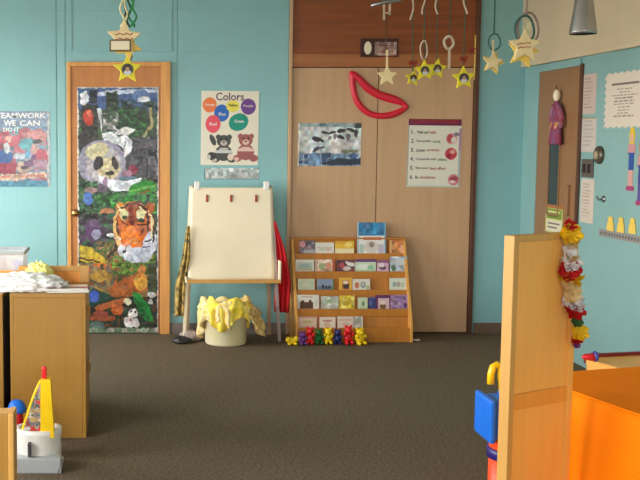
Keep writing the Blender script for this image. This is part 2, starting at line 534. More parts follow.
# right wall with beige bulkhead above
zb = on_y(521, 67.5, YB).z
struct(MB().box(XR, XR + .1, YF - .1, YB + .1, 0, zb).build('wall_right', M['teal_right']))
b = MB(); b.box(XR - .035, XR + .1, YF, YB, zb, ZC)
struct(b.build('wall_right_upper', M['beige']))
# white cover strip along the bulkhead edge nearer the camera
ys0 = on_x(607, 52, XR - .04).y
struct(MB().box(XR - .05, XR - .035, YF, ys0, zb - .004, zb + .03, .004).build('trim_2', M['beige']))

# window wall behind the camera: daylight comes from here
WZ0, WZ1 = 0.75, 2.15
wins = [(-2.2, -0.9), (0.3, 1.9)]
b = MB(); b.box(XL, XR, YF - .1, YF, 0, WZ0); b.box(XL, XR, YF - .1, YF, WZ1, ZC)
xs = [XL] + [q for ww in wins for q in ww] + [XR]
for i in range(0, len(xs), 2): b.box(xs[i], xs[i + 1], YF - .1, YF, WZ0, WZ1)
struct(b.build('wall_front', M['teal_right']))
for i, (a, c) in enumerate(wins):
    b = MB(); t = .05
    b.box(a, a + t, YF - .08, YF - .02, WZ0, WZ1); b.box(c - t, c, YF - .08, YF - .02, WZ0, WZ1)
    b.box(a + t, c - t, YF - .08, YF - .02, WZ0, WZ0 + t); b.box(a + t, c - t, YF - .08, YF - .02, WZ1 - t, WZ1)
    b.box((a + c) / 2 - .02, (a + c) / 2 + .02, YF - .08, YF - .02, WZ0 + t, WZ1 - t)
    struct(b.build('window_%d' % (i + 1), M['frame_grey']))

# baseboards
dx0, dx1 = on_y(67.5, 200, YB).x, on_y(170, 200, YB).x
b = MB(); b.box(XL, dx0, YB - .012, YB, 0, .085, .003); b.box(dx1, cx0, YB - .012, YB, 0, .085, .003)
struct(b.build('baseboard_back', M['base']))
struct(MB().box(cx1 + .02, XR, YB - .012, YB, 0, .085, .003).build('baseboard_back_right', M['base_brown']))

# closet: jambs, wooden header and rail, two tan leaves
zh = on_y(380, 67, YB).z; zr = on_y(380, 54, YB).z
jl, jr = on_y(290, 200, YB).x, on_y(470.5, 200, YB).x; mid = on_y(376, 200, YB).x
closet = thing('door_2', (0, 0, 0), 'tan double closet door under brown wooden header, behind the bookcase', 'closet door')
closet['kind'] = 'structure'
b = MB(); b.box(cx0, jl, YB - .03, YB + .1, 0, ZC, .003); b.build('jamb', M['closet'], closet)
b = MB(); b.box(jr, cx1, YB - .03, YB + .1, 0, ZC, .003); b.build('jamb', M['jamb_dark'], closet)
MB().box(jl, jr, YB - .005, YB + .1, zr, ZC).build('header_panel', M['header'], closet)
MB().box(jl, jr, YB - .012, YB + .1, zh, zr, .002).build('header_rail', M['header_trim'], closet)
MB().box(jl + .003, mid - .003, YB, YB + .04, .012, zh - .006, .002).build('door_leaf', M['closet'], closet)
MB().box(mid + .003, jr - .003, YB, YB + .04, .012, zh - .006, .002).build('door_leaf', M['closet'], closet)
MB().box(jl, jr, YB + .05, YB + .1, 0, zh).build('closet_back', M['dark'], closet)

# left door with casing, leaf, knob
zd = on_y(120, 62, YB).z
door = thing('door_1', (0, 0, 0), 'narrow honey wooden door covered by a jungle animal poster', 'door')
door['kind'] = 'structure'
cl = .03
b = MB(); b.box(dx0, dx0 + cl, YB - .03, YB, 0, zd, .004); b.box(dx1 - .075, dx1, YB - .03, YB, 0, zd, .004); b.box(dx0 + cl, dx1 - .075, YB - .03, YB, zd - .035, zd, .004)
b.build('casing', M['door_trim'], door)
MB().box(dx0 + cl, dx1 - .075, YB - .018, YB, .008, zd - .035, .002).build('door_leaf', M['door_wood'], door)
kp = on_y(75.5, 213, YB - .05)
MB().lathe([(0.0, 0), (.028, .002), (.028, .008), (.011, .012), (.011, .03), (.026, .04), (.03, .052), (.024, .064), (0, .068)], n=24,
           mtx=Matrix.Translation((kp.x, YB - .018, kp.z)) @ Matrix.Rotation(PI / 2, 4, 'X')).build('door_knob', M['brass'], door, True)

# right door in the right wall
ya, yc = on_x(540, 120, XR).y, on_x(580.5, 120, XR).y
ztop = on_x(580, 66, XR).z
rd = thing('door_3', (0, 0, 0), 'brown wooden door with narrow dark window in the right wall', 'door')
rd['kind'] = 'structure'
b = MB(); yk = on_x(533, 120, XR).y
b.box(XR - .02, XR, ya, yk, 0, ztop + .05, .003); b.box(XR - .02, XR, yc, ya, ztop, ztop + .05, .003)
b.build('casing', M['teal_right'], rd)
MB().box(XR - .018, XR, yc - .03, yc, 0, ztop + .012, .003).build('jamb', M['jamb_dark'], rd)
MB().box(XR - .012, XR, yc, ya, .01, ztop, .002).build('door_leaf', M['door_brown'], rd)
g0, g1 = on_x(551, 170, XR).y, on_x(561, 170, XR).y; gz0, gz1 = on_x(556, 214, XR).z, on_x(556, 128, XR).z
MB().box(XR - .014, XR - .011, g1, g0, gz0, gz1).build('window_pane', M['glass_dark'], rd)
f = MB(); t = .014
f.box(XR - .02, XR - .012, g0, g0 + t, gz0 - t, gz1 + t); f.box(XR - .02, XR - .012, g1 - t, g1, gz0 - t, gz1 + t)
f.box(XR - .02, XR - .012, g1, g0, gz0 - t, gz0); f.box(XR - .02, XR - .012, g1, g0, gz1, gz1 + t)
f.build('pane_frame', M['door_brown'], rd)
hb = on_x(571, 185, XR); hc = on_x(571, 216, XR)
MB().box(XR - .035, XR - .012, hb.y - .02, hb.y + .02, hc.z, hb.z, .006).build('door_handle', M['door_brown'], rd)

# ------------------------------------------------------------------ jungle poster on the door
JP = [
    ('warp', 0.8, 4.0),
    ('noise', 70, 80, 165, 340, 5, 3, [(30, 50, 30), (44, 66, 44), (66, 60, 44), (40, 90, 50), (90, 84, 70), (34, 36, 34), (60, 100, 60)]),
    ('r', 78, 88, 160, 109, (62, 88, 136)), ('p', [(96, 92), (112, 90), (158, 89), (158, 92), (120, 94), (98, 96)], (190, 200, 220)),
    ('noise', 106, 92, 118, 110, 3, 5, [(26, 44, 30), (40, 60, 40)]), ('noise', 118, 100, 160, 112, 3, 8, [(26, 44, 40), (50, 70, 60), (60, 84, 110)]),
    ('e', 141, 96, 9, 6, (90, 120, 170)), ('e', 144, 99, 6, 3, (225, 230, 235)),
    ('p', [(80, 95), (86, 90), (90, 100), (85, 106), (81, 104)], (226, 228, 234)), ('r', 90, 90, 97, 103, (34, 36, 46)),  # white patch at upper left is window glare, painted into the print
    ('noise', 82, 104, 98, 146, 4, 4, [(40, 36, 30), (60, 52, 44), (30, 30, 26)]),
    ('e', 89, 117, 5, 8, (186, 60, 42)), ('e', 90, 113, 2.5, 3, (214, 110, 80)),
    ('p', [(97, 109), (101, 108), (105, 125), (112, 132), (125, 140), (128, 146), (112, 148), (104, 140)], (208, 212, 216)),  # pale streak stands for glare on the plastic, put into the ink
    ('noise', 102, 112, 128, 132, 3, 9, [(60, 84, 60), (120, 130, 120), (40, 60, 44), (170, 172, 168)]),
    ('noise', 118, 108, 146, 136, 4, 10, [(36, 70, 40), (54, 110, 54), (30, 54, 34)]),
    ('p', [(112, 134), (124, 126), (136, 128), (128, 134)], (214, 214, 214)),
    ('l', 150, 108, 152, 124, 3, (168, 160, 110)), ('l', 152, 124, 140, 140, 3, (158, 148, 104)),
    ('noise', 126, 136, 157, 176, 8, 12, [(66, 64, 72), (96, 94, 104), (50, 48, 56), (84, 80, 88)]),
    ('p', [(116, 137), (126, 134), (133, 140), (131, 150), (123, 157), (118, 148)], (222, 222, 228)), ('l', 118, 144, 122, 150, 2, (90, 90, 90)), ('l', 126, 138, 124, 148, 1.5, (120, 120, 126)),
    ('e', 84, 141, 8, 9, (36, 34, 32)), ('e', 118, 150, 6, 6, (58, 56, 60)),
    ('e', 102, 162, 24, 23, (150, 146, 166)), ('e', 104, 164, 18, 18, (172, 166, 170)), ('e', 97, 150, 12, 8, -20, (196, 188, 150)),
    ('e', 109, 167, 11, 11, (206, 192, 152)), ('e', 98.5, 162, 4.5, 7.5, 20, (34, 28, 30)), ('e', 115, 162, 3.2, 6.5, -15, (44, 32, 34)),
    ('e', 110, 172, 5, 2.4, (50, 46, 44)), ('l', 110, 174, 110, 178, 1, (120, 110, 100)),
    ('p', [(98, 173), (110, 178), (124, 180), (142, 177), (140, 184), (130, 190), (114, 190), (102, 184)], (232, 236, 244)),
    ('e', 105, 182, 3, 6, (150, 120, 150)), ('e', 101, 187, 8, 4, (92, 78, 96)), ('e', 122, 184, 8, 4, (206, 212, 222)),
    ('e', 133, 169, 5, 5, (132, 44, 62)), ('e', 127, 173, 5, 3.5, (150, 110, 130)), ('e', 128, 177, 9, 2, (90, 120, 140)),
    ('e', 143, 187, 14, 7, -12, (46, 138, 50)), ('l', 128, 191, 156, 184, 1.5, (110, 170, 70)), ('l', 134, 194, 150, 189, 2, (120, 90, 40)),
    ('noise', 78, 180, 98, 216, 4, 15, [(30, 66, 40), (44, 100, 54), (26, 40, 30), (70, 110, 70)]),
    ('e', 88, 198, 4.5, 7, (66, 112, 190)), ('e', 91, 189, 6, 3, (150, 120, 116)), ('p', [(106, 204), (114, 190), (116, 201)], (134, 162, 186)),
    ('noise', 98, 192, 160, 212, 4, 17, [(40, 110, 44), (60, 140, 60), (30, 70, 36), (50, 90, 50)]),
    ('e', 107, 211, 7, 4, (178, 110, 62)), ('noise', 78, 212, 116, 246, 5, 19, [(60, 50, 56), (40, 90, 50), (66, 52, 70), (50, 40, 50)]),
    ('e', 93, 229, 9, 11, (92, 62, 100)), ('e', 96, 233, 5, 5, (150, 150, 176)), ('e', 110, 234, 4, 2, (226, 226, 226)),
    ('noise', 96, 240, 120, 262, 4, 23, [(120, 110, 60), (50, 96, 44), (150, 110, 80), (60, 60, 40)]),
    ('noise', 79, 262, 160, 300, 6, 25, [(150, 120, 56), (120, 100, 70), (96, 90, 70), (160, 90, 40), (60, 66, 40)]),
    ('noise', 112, 254, 156, 274, 4, 27, [(100, 130, 50), (60, 90, 40), (120, 150, 60), (140, 90, 50)]),
    ('e', 120, 206, 5, 5, (200, 128, 48)), ('e', 150, 206, 5, 6, (176, 92, 36)),
    ('e', 134, 228, 21, 28, -8, (224, 176, 108)), ('e', 135, 226, 18, 26, -8, (196, 100, 40)), ('e', 134, 212, 12, 10, (150, 74, 36)), ('e', 133, 238, 10, 9, (238, 120, 24)), ('e', 128, 232, 8, 8, (226, 122, 40)),
    ('e', 137, 254, 15, 8, (190, 196, 214)), ('e', 150, 243, 7, 13, 10, (196, 200, 216)), ('e', 125, 249, 7, 7, (208, 212, 220)), ('e', 126, 243, 4, 2.2, (244, 150, 120)), ('e', 124, 250, 1.8, 1.6, (50, 44, 50)), ('l', 126, 245, 126, 251, 1, (70, 60, 60)),
    ('e', 124, 213, 4.2, 5.5, (224, 212, 156)), ('e', 141, 213, 4.5, 6, (218, 210, 160)), ('e', 125, 216, 2.4, 2, (60, 70, 40)), ('e', 141, 219, 3.8, 2.2, (40, 60, 44)),
    ('l', 131, 205, 132, 222, 4.5, (120, 40, 22)), ('l', 118, 208, 127, 204, 2, (60, 30, 22)), ('l', 138, 203, 147, 208, 2, (60, 30, 22)), ('l', 126, 203, 142, 201, 2, (90, 34, 18)),
    ('e', 133, 240, 5, 3, (244, 150, 70)), ('l', 128, 224, 121, 220, 1.4, (70, 34, 20)), ('l', 138, 224, 146, 223, 1.4, (70, 34, 20)), ('l', 120, 238, 114, 236, 1.6, (240, 226, 200)), ('l', 140, 206, 150, 214, 1.6, (236, 214, 170)), ('l', 117, 204, 121, 210, 1.6, (236, 214, 170)), ('l', 147, 212, 148, 230, 2.2, (44, 34, 34)), ('l', 151, 216, 152, 236, 2.2, (230, 214, 170)), ('l', 155, 220, 153, 240, 2, (54, 44, 44)), ('l', 143, 228, 140, 234, 2, (120, 44, 20)), ('l', 117, 218, 118, 234, 1.6, (80, 44, 26)), ('l', 145, 241, 151, 238, 1.6, (60, 60, 76)), ('l', 143, 247, 150, 245, 1.6, (70, 70, 84)),
    ('p', [(79, 243), (90, 246), (104, 256), (108, 262), (94, 262), (80, 260)], (196, 166, 52)), ('l', 80, 257, 100, 261, 2, (90, 66, 30)),
    ('e', 100, 275, 9, 6, -10, (176, 138, 60)), 
    ('p', [(108, 288), (120, 280), (136, 272), (146, 274), (148, 290), (130, 296), (112, 300)], (168, 92, 42)),
    ('e', 141, 281, 7, 9, (222, 162, 64)), ('e', 142, 270, 4, 6, 20, (196, 120, 50)), ('r', 148, 262, 158, 292, (58, 66, 40)),
    ('noise', 80, 296, 160, 330, 5, 29, [(30, 50, 40), (44, 66, 50), (90, 60, 40), (36, 44, 36), (24, 60, 36)]),
    ('p', [(86, 284), (100, 290), (112, 296), (98, 304), (84, 308)], (40, 74, 60)), ('e', 94, 296, 5, 6, (62, 88, 176)),
    ('l', 98, 308, 124, 300, 6, (166, 90, 46)), ('e', 117, 309, 6, 6, (190, 96, 42)), ('l', 92, 318, 112, 318, 5, (150, 74, 46)), ('e', 100, 314, 7, 4, (140, 66, 50)),
    ('p', [(132, 290), (140, 294), (150, 306), (154, 322), (146, 320), (138, 310)], (28, 132, 52)), ('p', [(134, 294), (146, 312), (152, 320), (140, 316)], (24, 96, 44)),
    ('e', 128, 301, 4, 4, (206, 200, 170)), ('e', 152, 294, 4, 3, (206, 204, 200)), ('e', 151, 301, 2.5, 3, (198, 198, 196)),
    ('e', 133, 313, 4.8, 4.6, (236, 230, 232)), ('e', 129, 322, 5.5, 6, (232, 222, 226)), ('e', 136, 323, 3, 5, (224, 216, 220)), ('e', 131.5, 311.5, 1.1, 1.3, (40, 34, 36)), ('e', 135.5, 311.5, 1.1, 1.3, (40, 34, 36)), ('e', 131, 320, 1.5, 2, (170, 120, 130)),
    ('e', 97, 326, 8, 5, (92, 112, 110)), ('noise', 80, 328, 160, 334, 3, 31, [(120, 140, 116), (90, 120, 100), (150, 150, 136)]),
    ('r', 70, 80, 78.6, 340, (222, 214, 200)), ('r', 157.4, 80, 170, 340, (206, 200, 190)), ('r', 70, 80, 170, 88, (196, 190, 182)),
]
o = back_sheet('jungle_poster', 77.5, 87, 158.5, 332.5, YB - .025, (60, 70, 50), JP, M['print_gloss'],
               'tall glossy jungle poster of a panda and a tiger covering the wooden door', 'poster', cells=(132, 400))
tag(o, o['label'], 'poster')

# ------------------------------------------------------------------ posters on the back wall and closet
o = back_sheet('classroom_poster', -14, 111, 50, 187, YB - .0022, (120, 170, 206), [
    ('warp', 0.9, 4.0),
    ('noise', -14, 128, 50, 187, 7, 41, [(96, 160, 196), (120, 176, 206), (206, 150, 166), (110, 190, 200), (214, 110, 126)]),
    ('r', -14, 111, 50, 127, (150, 176, 206)),
    ('p', [(22, 133), (40, 128), (47, 134), (46, 142), (24, 138)], (226, 150, 150)),
    ('e', 10, 141, 8, 6, (226, 110, 128)), ('e', 9, 139, 4, 3, (240, 190, 180)), ('e', 20, 149, 6, 5, (226, 120, 140)), ('e', 4, 157, 9, 7, (66, 110, 180)), ('e', 7, 148, 3, 6, (226, 230, 230)), ('e', 19, 156, 6, 4, (206, 220, 230)),
    ('e', 28, 144, 9, 6, (100, 190, 200)), ('e', 37, 141, 5, 2.4, (50, 46, 50)), ('e', 35, 149, 4, 5, (232, 180, 170)), ('e', 41, 156, 6, 7, (222, 90, 112)), ('e', 34, 159, 3, 5, (120, 66, 130)),
    ('r', -14, 163, 16, 174, (176, 60, 84)), ('e', 24, 167, 8, 6, (206, 176, 160)), ('e', 30, 163, 6, 4, (130, 90, 130)), ('e', 24, 167, 4, 2, (70, 50, 50)), ('r', 34, 160, 48, 170, (190, 150, 170)),
    ('p', [(-14, 175), (20, 174), (46, 171), (47, 177), (20, 180), (-14, 181)], (240, 214, 190)),
    ('r', -14, 181, 50, 187, (90, 166, 196)),
    ('r', 47.5, 111, 50, 187, (226, 224, 226)),
], M['print_semi'], 'colourful blue and pink cartoon poster at the left end of the teal wall', 'poster')
ptxt(o, 'TEAMWORK', 21, 115.5, 50, 5.5, M['text_white']); ptxt(o, 'WE', 10, 123, 12, 5.5, M['text_white']); ptxt(o, 'CAN', 30, 123, 20, 5.5, M['text_white']); ptxt(o, 'DO', 8, 129.5, 9, 4, M['text_white']); ptxt(o, 'IT', 17, 129.5, 5, 4, M['text_white'])
ptxt(o, 'WORK TOGETHER', 18, 176.4, 54, 2.8, M['text_red'], tilt=0.03)

tb = [('e', 209.5, 105, 7, 7.5, (236, 124, 70)), ('e', 221.5, 113, 7.5, 8.5, (40, 104, 186)), ('e', 213, 124, 7.5, 9, (232, 84, 100)),
      ('e', 232.5, 106, 6.5, 6, (236, 222, 90)), ('e', 248, 106.5, 7.5, 8, (110, 64, 140)), ('e', 238.5, 122, 10, 8.5, -25, (24, 146, 126))]


def teddy(cx, cy, c, c2):
    return [('e', cx - 5.5, cy - 7, 2.6, 2.6, c), ('e', cx + 5.5, cy - 7, 2.6, 2.6, c), ('e', cx, cy - 3, 7, 6, c), ('e', cx, cy + 9, 8.5, 8, c),
            ('e', cx - 8, cy + 15, 4.5, 3.6, c), ('e', cx + 8, cy + 15, 4.5, 3.6, c), ('e', cx, cy - 1, 3.4, 2.6, c2), ('e', cx, cy - 2, 1.2, .9, (40, 30, 30)),
            ('e', cx - 2.6, cy - 5, .9, .9, (30, 26, 26)), ('e', cx + 2.6, cy - 5, .9, .9, (30, 26, 26)), ('e', cx - 9, cy + 16, 2.4, 2, c2), ('e', cx, cy + 5, 5, 1.4, c2)]


tb += teddy(224, 144, (74, 76, 74), (196, 180, 170)) + [('e', 213, 140, 2.6, 6, -25, (74, 76, 74)), ('e', 212, 156, 4.5, 4, (60, 60, 62)), ('e', 209, 157, 2, 2.6, (200, 196, 190)), ('r', 216, 150, 232, 153, (200, 206, 200))]
tb += teddy(246, 143, (160, 92, 90), (226, 186, 168)) + [('r', 238, 148, 255, 151, (226, 190, 180)), ('e', 231, 157, 3, 3.5, (226, 206, 190))]
o = back_sheet('colors_poster', 201, 91, 258.5, 165, YB - .0022, (232, 224, 204), tb, M['print'],
               'cream Colors poster with balloons and two teddy bears above the easel', 'poster', cells=(120, 150), tilt=0.006)
ptxt(o, 'Colors', 229.5, 96.5, 28, 8, M['text_purple'])
for s, x, y in (('Orange', 209.5, 105), ('Blue', 222, 114), ('Red', 213, 124), ('Yellow', 232.5, 105), ('Purple', 248, 106), ('Green', 239, 121)):
    ptxt(o, s, x, y, 9.5 if len(s) > 4 else 7, 3.0, M['text_white'] if s != 'Yellow' else M['text_dark'])

o = back_sheet('name_strip', 204, 168, 259, 179.5, YB - .0022, (170, 186, 182), [
    ('noise', 204, 168, 260, 180, 3, 51, [(176, 190, 186), (200, 206, 200), (150, 170, 168), (190, 186, 186)]), ('r', 229, 168, 233, 172, (240, 244, 240)),
    ('r', 204, 168, 205, 180, (90, 130, 150)), ('r', 204, 178.6, 260, 180, (120, 140, 150))], M['print_gloss'],
    'clear pocket strip of small pale cards between the Colors poster and the easel', 'card strip', cells=(110, 24))

o = back_sheet('whale_poster', 298, 123, 361, 166, YB - .0022, (196, 200, 200), [
    ('warp', 0.7, 5.0),
    ('noise', 298, 123, 362, 166, 12, 61, [(200, 202, 198), (186, 196, 200), (206, 200, 196), (190, 206, 200)]),
    ('noise', 298, 153, 362, 166, 6, 62, [(112, 140, 172), (80, 110, 150), (150, 170, 190), (60, 86, 126)]),
    ('p', [(320, 164), (338, 158), (350, 160), (361, 158), (361, 164.5), (338, 165)], (32, 46, 66)),
    ('r', 298, 123, 362, 127, (150, 170, 170)), ('r', 354, 123, 362, 128, (46, 56, 60)), ('e', 322, 125, 4, 2, (96, 126, 136)), ('e', 336, 125, 3, 1.6, (110, 140, 146)),
    ('e', 317, 139, 5.5, 2.2, 15, (44, 38, 42)), ('e', 322, 141, 2.4, 1.2, 40, (44, 38, 42)), ('e', 316, 149.5, 5, 2, -35, (70, 62, 84)), ('e', 321, 147.5, 4, 1.2, -5, (90, 82, 100)),
    ('e', 325, 132.5, 4.5, 1.6, 12, (48, 44, 48)), ('e', 332, 132, 4, 1.5, -15, (56, 52, 56)), ('e', 341, 131, 4.5, 2, (40, 36, 40)), ('e', 351, 130.5, 5, 1.8, 14, (44, 40, 44)), ('e', 356, 133, 2, 4, (60, 54, 60)), ('e', 341, 137, 4, 2.4, 20, (44, 34, 38)), ('e', 335, 136, 2, 3, (120, 110, 120)), ('e', 348, 137, 2, 3.4, (110, 100, 108)), ('e', 330, 138, 2, 2.6, (140, 130, 136)),
    ('r', 341, 149.6, 358.5, 152.6, (130, 134, 100)),
    ('r', 298, 123, 299.4, 166, (226, 224, 216)), ('r', 360, 136, 362, 156, (232, 232, 226)),
], M['print_semi'], 'pale blue landscape poster of leaping black whales on the left closet door', 'poster', cells=(126, 86))

o = back_sheet('rules_poster', 407.5, 119, 460.5, 187, YB - .0022, (224, 222, 204), [
    ('r', 407, 119, 462, 125.3, (110, 34, 76)), ('r', 407, 119, 462, 121, (122, 40, 40)),
    ('r', 407, 125.3, 408.6, 188, (150, 160, 160)), ('r', 458.6, 128, 461, 150, (178, 140, 180)), ('r', 458.6, 150, 461, 188, (176, 190, 190)), ('r', 407, 185.6, 461, 188, (190, 210, 190)),
    ('e', 451, 138.5, 5.5, 5.5, (214, 160, 160)), ('e', 449.5, 138, 3, 4.5, (188, 76, 84)), ('e', 453, 139.5, 2.4, 2.8, (232, 216, 206)), ('e', 456, 134, 3, 2, (150, 130, 140)),
    ('e', 451, 153.5, 6, 6, (196, 66, 80)), ('e', 452.5, 151.5, 2.6, 2.2, (226, 160, 150)), ('e', 449, 155.5, 2.4, 2, (150, 30, 60)),
    ('e', 454.5, 179.5, 5.6, 5.6, (206, 120, 130)), ('e', 455, 178.5, 4, 2.4, (160, 70, 84)), ('e', 453.5, 181.5, 2.8, 1.6, (232, 206, 196)),
], M['print'], 'white classroom rules poster with a plum heading on the right closet door', 'poster', cells=(106, 136), tilt=0.012)
ptxt(o, 'CLASSROOM MANNERS', 434, 121.8, 46, 3.6, M['text_red'])
for i, (s, s2, c2) in enumerate((('Walk and', 'talk.', 'text_red'), ('Use polite', 'words.', 'text_green'), ('Listen', 'carefully.', 'text_red'),
                                 ('Cooperate with', 'others.', 'text_green'), ('Show your', 'best effort.', 'text_red'), ('Be', 'considerate.', 'text_red'))):
    y = 132 + i * 9.0
    ptxt(o, str(i + 1) + '.', 410.5, y, 3.4, 4.2, M['text_purple'] if i % 2 else M['text_dark'], 'LEFT')
    ptxt(o, s, 416, y + .2, 1.45 * len(s), 3.0, M['text_dark'], 'LEFT'); ptxt(o, s2, 417.5 + 1.45 * len(s), y + .2, 1.35 * len(s2), 3.0, M[c2], 'LEFT')

# plaque on the closet header
p0, p1 = on_y(361, 38.5, YB - .02), on_y(398, 57, YB - .02)
pl = thing('framed_plaque', (0, 0, 0), 'small dark plaque with a white oval and a pinkish card on the brown header', 'plaque')
MB().box(p0.x, p1.x, YB - .022, YB - .005, p1.z, p0.z, .003).build('frame', M['plaque'], pl)
q = on_y(367.8, 48, YB - .022)
MB().lathe([(.028, 0), (.028, .003), (0, .004)], n=28, mtx=Matrix.Translation((q.x, YB - .022, q.z)) @ Matrix.Scale(1.75, 4, (0, 0, 1)) @ Matrix.Rotation(PI / 2, 4, 'X')).build('oval', M['cream_paper'], pl)
q0, q1 = on_y(375, 42, YB - .024), on_y(396.5, 55.5, YB - .024)
sheet('card', q1.x - q0.x, q0.z - q1.z, (375, 42, 396.5, 55.5), (176, 140, 126), [('noise', 375, 42, 397, 56, 4, 71, [(170, 140, 128), (190, 160, 146), (150, 110, 100)]), ('r', 379, 45, 390, 46.2, (110, 60, 54)), ('r', 378, 51, 394, 52.2, (150, 70, 66))],
      M['print'], (24, 16), .002, pl, ((q0.x + q1.x) / 2, YB - .0245, (q0.z + q1.z) / 2))

# big red lips on the closet
outer = [(349.5, 72), (356, 72.5), (362, 77.5), (369, 84), (376, 89), (384, 92.5), (393, 95), (401, 99), (408.5, 106.5), (403, 112.5), (393, 117.5), (381, 119), (369, 116.5), (360, 110.5), (353.5, 101), (350, 86)]
inner = [(355.5, 80), (359, 84), (364, 90), (370, 94.5), (377, 98.5), (384, 101), (392, 103.3), (398, 104.5), (402.5, 106.5), (398, 109), (391, 111.5), (381, 113), (372, 111.5), (365, 107), (359, 99), (356, 89)]
YL = YB - .005
t = bmesh.new()


def loop3(pts, y): return [t.verts.new((lambda v: (v.x, y, v.z))(on_y(p[0], p[1], YL))) for p in pts]


def smooth_loop(pts, k=4):
    out = []; n = len(pts)
    for i in range(n):
        p0, p1, p2, p3 = (Vector((*pts[(i + d) % n], 0)) for d in (-1, 0, 1, 2))
        for s in range(k):
            u = s / k
            v = 0.5 * ((2 * p1) + (p2 - p0) * u + (2 * p0 - 5 * p1 + 4 * p2 - p3) * u * u + (3 * p1 - p0 - 3 * p2 + p3) * u ** 3)
            out.append((v.x, v.y))
    return out


so, si = smooth_loop(outer), smooth_loop(inner)
sm = [((a[0] + b[0]) / 2, (a[1] + b[1]) / 2) for a, b in zip(so, si)]
A, B, C_, D = loop3(so, YL), loop3(so, YL - .012), loop3(sm, YL - .026), loop3(si, YL - .012)
E = loop3(si, YL); n = len(A)
for P, Q in ((A, B), (B, C_), (C_, D), (D, E), (E, A)):
    for i in range(n): t.faces.new((P[i], P[(i + 1) % n], Q[(i + 1) % n], Q[i]))
bmesh.ops.recalc_face_normals(t, faces=t.faces[:])
me = bpy.data.meshes.new('lips_cutout'); t.to_mesh(me); t.free(); me.materials.append(M['lip_red'])
for p in me.polygons: p.use_smooth = True
tag(link('lips_cutout', me), 'big hollow red lips ornament fixed to the top of the closet doors', 'wall ornament')

# ------------------------------------------------------------------ hanging star ornaments


def star_pts(r, r2=None, rot=0.0):
    r2 = r2 or r * .48
    return [((r if i % 2 == 0 else r2) * math.sin(rot + i * PI / 5), (r if i % 2 == 0 else r2) * math.cos(rot + i * PI / 5)) for i in range(10)]


def star(parent, c, r, m, name='star', rot=0.0, thick=.02, rotz=0.0):
    o = MB().prism(star_pts(r, None, rot), -thick / 2, thick / 2, bev=r * .06).build(name, m, parent, False, c - parent.location, rotz)
    return o


def disc(parent, c, rx, rz, name, m, th=.003):
    return MB().lathe([(rx, 0), (rx, th), (0, th)], n=24, mtx=Matrix.Scale(rz / rx, 4, (0, 0, 1)) @ Matrix.Rotation(PI / 2, 4, 'X')).build(name, m, parent, True, c)


def photo(parent, r, seed):
    """round photo of a child's head glued on the star"""
    return sheet('photo', r * 2, r * 2, (-1, -1, 1, 1), (84, 80, 60), [('e', 0, 0, 1, 1, (70, 66, 60)), ('e', 0, .55, .6, .5, (206, 206, 210)), ('e', 0, -.15, .42, .5, (60, 44, 36)), ('e', 0, -.02, .32, .38, (190, 140, 112))],
                 M['print'], (26, 26), .002, parent, (0, -.0125, 0), outline=lambda x, y: x * x + y * y <= 1)


def cord(parent, pts, r, m, name='cord'):
    return MB().tube([Vector(p) - parent.location for p in pts], r, 6).build(name, m, parent, True)


def ring(parent, c, rx, rz, r, m, name='loop'):
    c = Vector(c) - parent.location
    return MB().tube([c + Vector((rx * math.cos(a), .006 * math.sin(3 * a), rz * math.sin(a))) for a in [2 * PI * i / 28 for i in range(28)]], r, 6, True).build(name, m, parent, True)


def curl_pts(px, y0, y1, Y, amp, turns, ph=0.0, n=36):
    out = []
    for i in range(n + 1):
        u = i / n; p = on_y(px + amp * math.sin(ph + u * turns * 2 * PI) * (.4 + .6 * u), y0 + (y1 - y0) * u, Y)
        p.y += .012 * math.cos(ph + u * turns * 2 * PI); out.append(p)
    return out


def bow(parent, c, s, m):
    c = Vector(c) - parent.location; b = MB()
    for sg in (-1, 1):
        b.tube([c + Vector((sg * s * .12, 0, 0)), c + Vector((sg * s * .7, -.006, s * .45)), c + Vector((sg * s, 0, 0)), c + Vector((sg * s * .7, .006, -s * .4)), c + Vector((sg * s * .12, 0, 0))], s * .16, 6)
        b.tube([c, c + Vector((sg * s * .35, -.004, -s * .6)), c + Vector((sg * s * .5, 0, -s * 1.1))], s * .12, 6)
    b.ball(c, s * .25, n=8)
    return b.build('bow', m, parent, True)


def top_of(px, Y): return Vector((on_y(px, 40, Y).x, Y, ZC))


# pair of stars and tag above the left door
Y = 5.2
r0 = thing('star_mobile', top_of(127, Y), 'large cream star over a small yellow star on curly ribbons above the panda door', 'ornament', 'hanging star ornaments')
for k, (px, m, ph, a) in enumerate(((122, 'ribbon_white', 0, 2.5), (126, 'ribbon_white', 1.6, 2), (129, 'cord_green', 3, 2.5), (131, 'ribbon_green', 4.4, 3.5), (134, 'ribbon_green', .8, 3.0), (124.5, 'cord_brown', 2.2, 1.5))):
    p = curl_pts(px, -8, 27, Y + .01 + .005 * k, a, 1.6, ph); p = [top_of(127, Y)] + p
    cord(r0, p, .0055, M[m], 'ribbon')
c = on_y(124, 38, Y - .02); star(r0, c, .094, M['star_cream'], 'cream_star', .05)
for k, yy in enumerate((34, 39)):
    p = [on_y(115 + i * 2.2, yy + 1.2 * math.sin(i * 2.1), Y - .0335) for i in range(9)]; cord(r0, p, .002, M['text_red'], 'scribble')
c = on_y(128, 47, Y - .002); star(r0, c, .075, M['star_gold'], 'gold_star', .5)
c0, c1 = on_y(109.5, 39.5, Y - .045), on_y(135, 51.5, Y - .045)
MB().box(c0.x, c1.x - .02, Y - .046, Y - .040, c1.z, c0.z).build('tag_border', M['plaque_brown'], r0, False, -r0.location)
MB().box(c0.x + .008, c1.x - .028, Y - .051, Y - .047, c1.z + .008, c0.z - .008).build('tag_card', M['cream_paper'], r0, False, -r0.location)
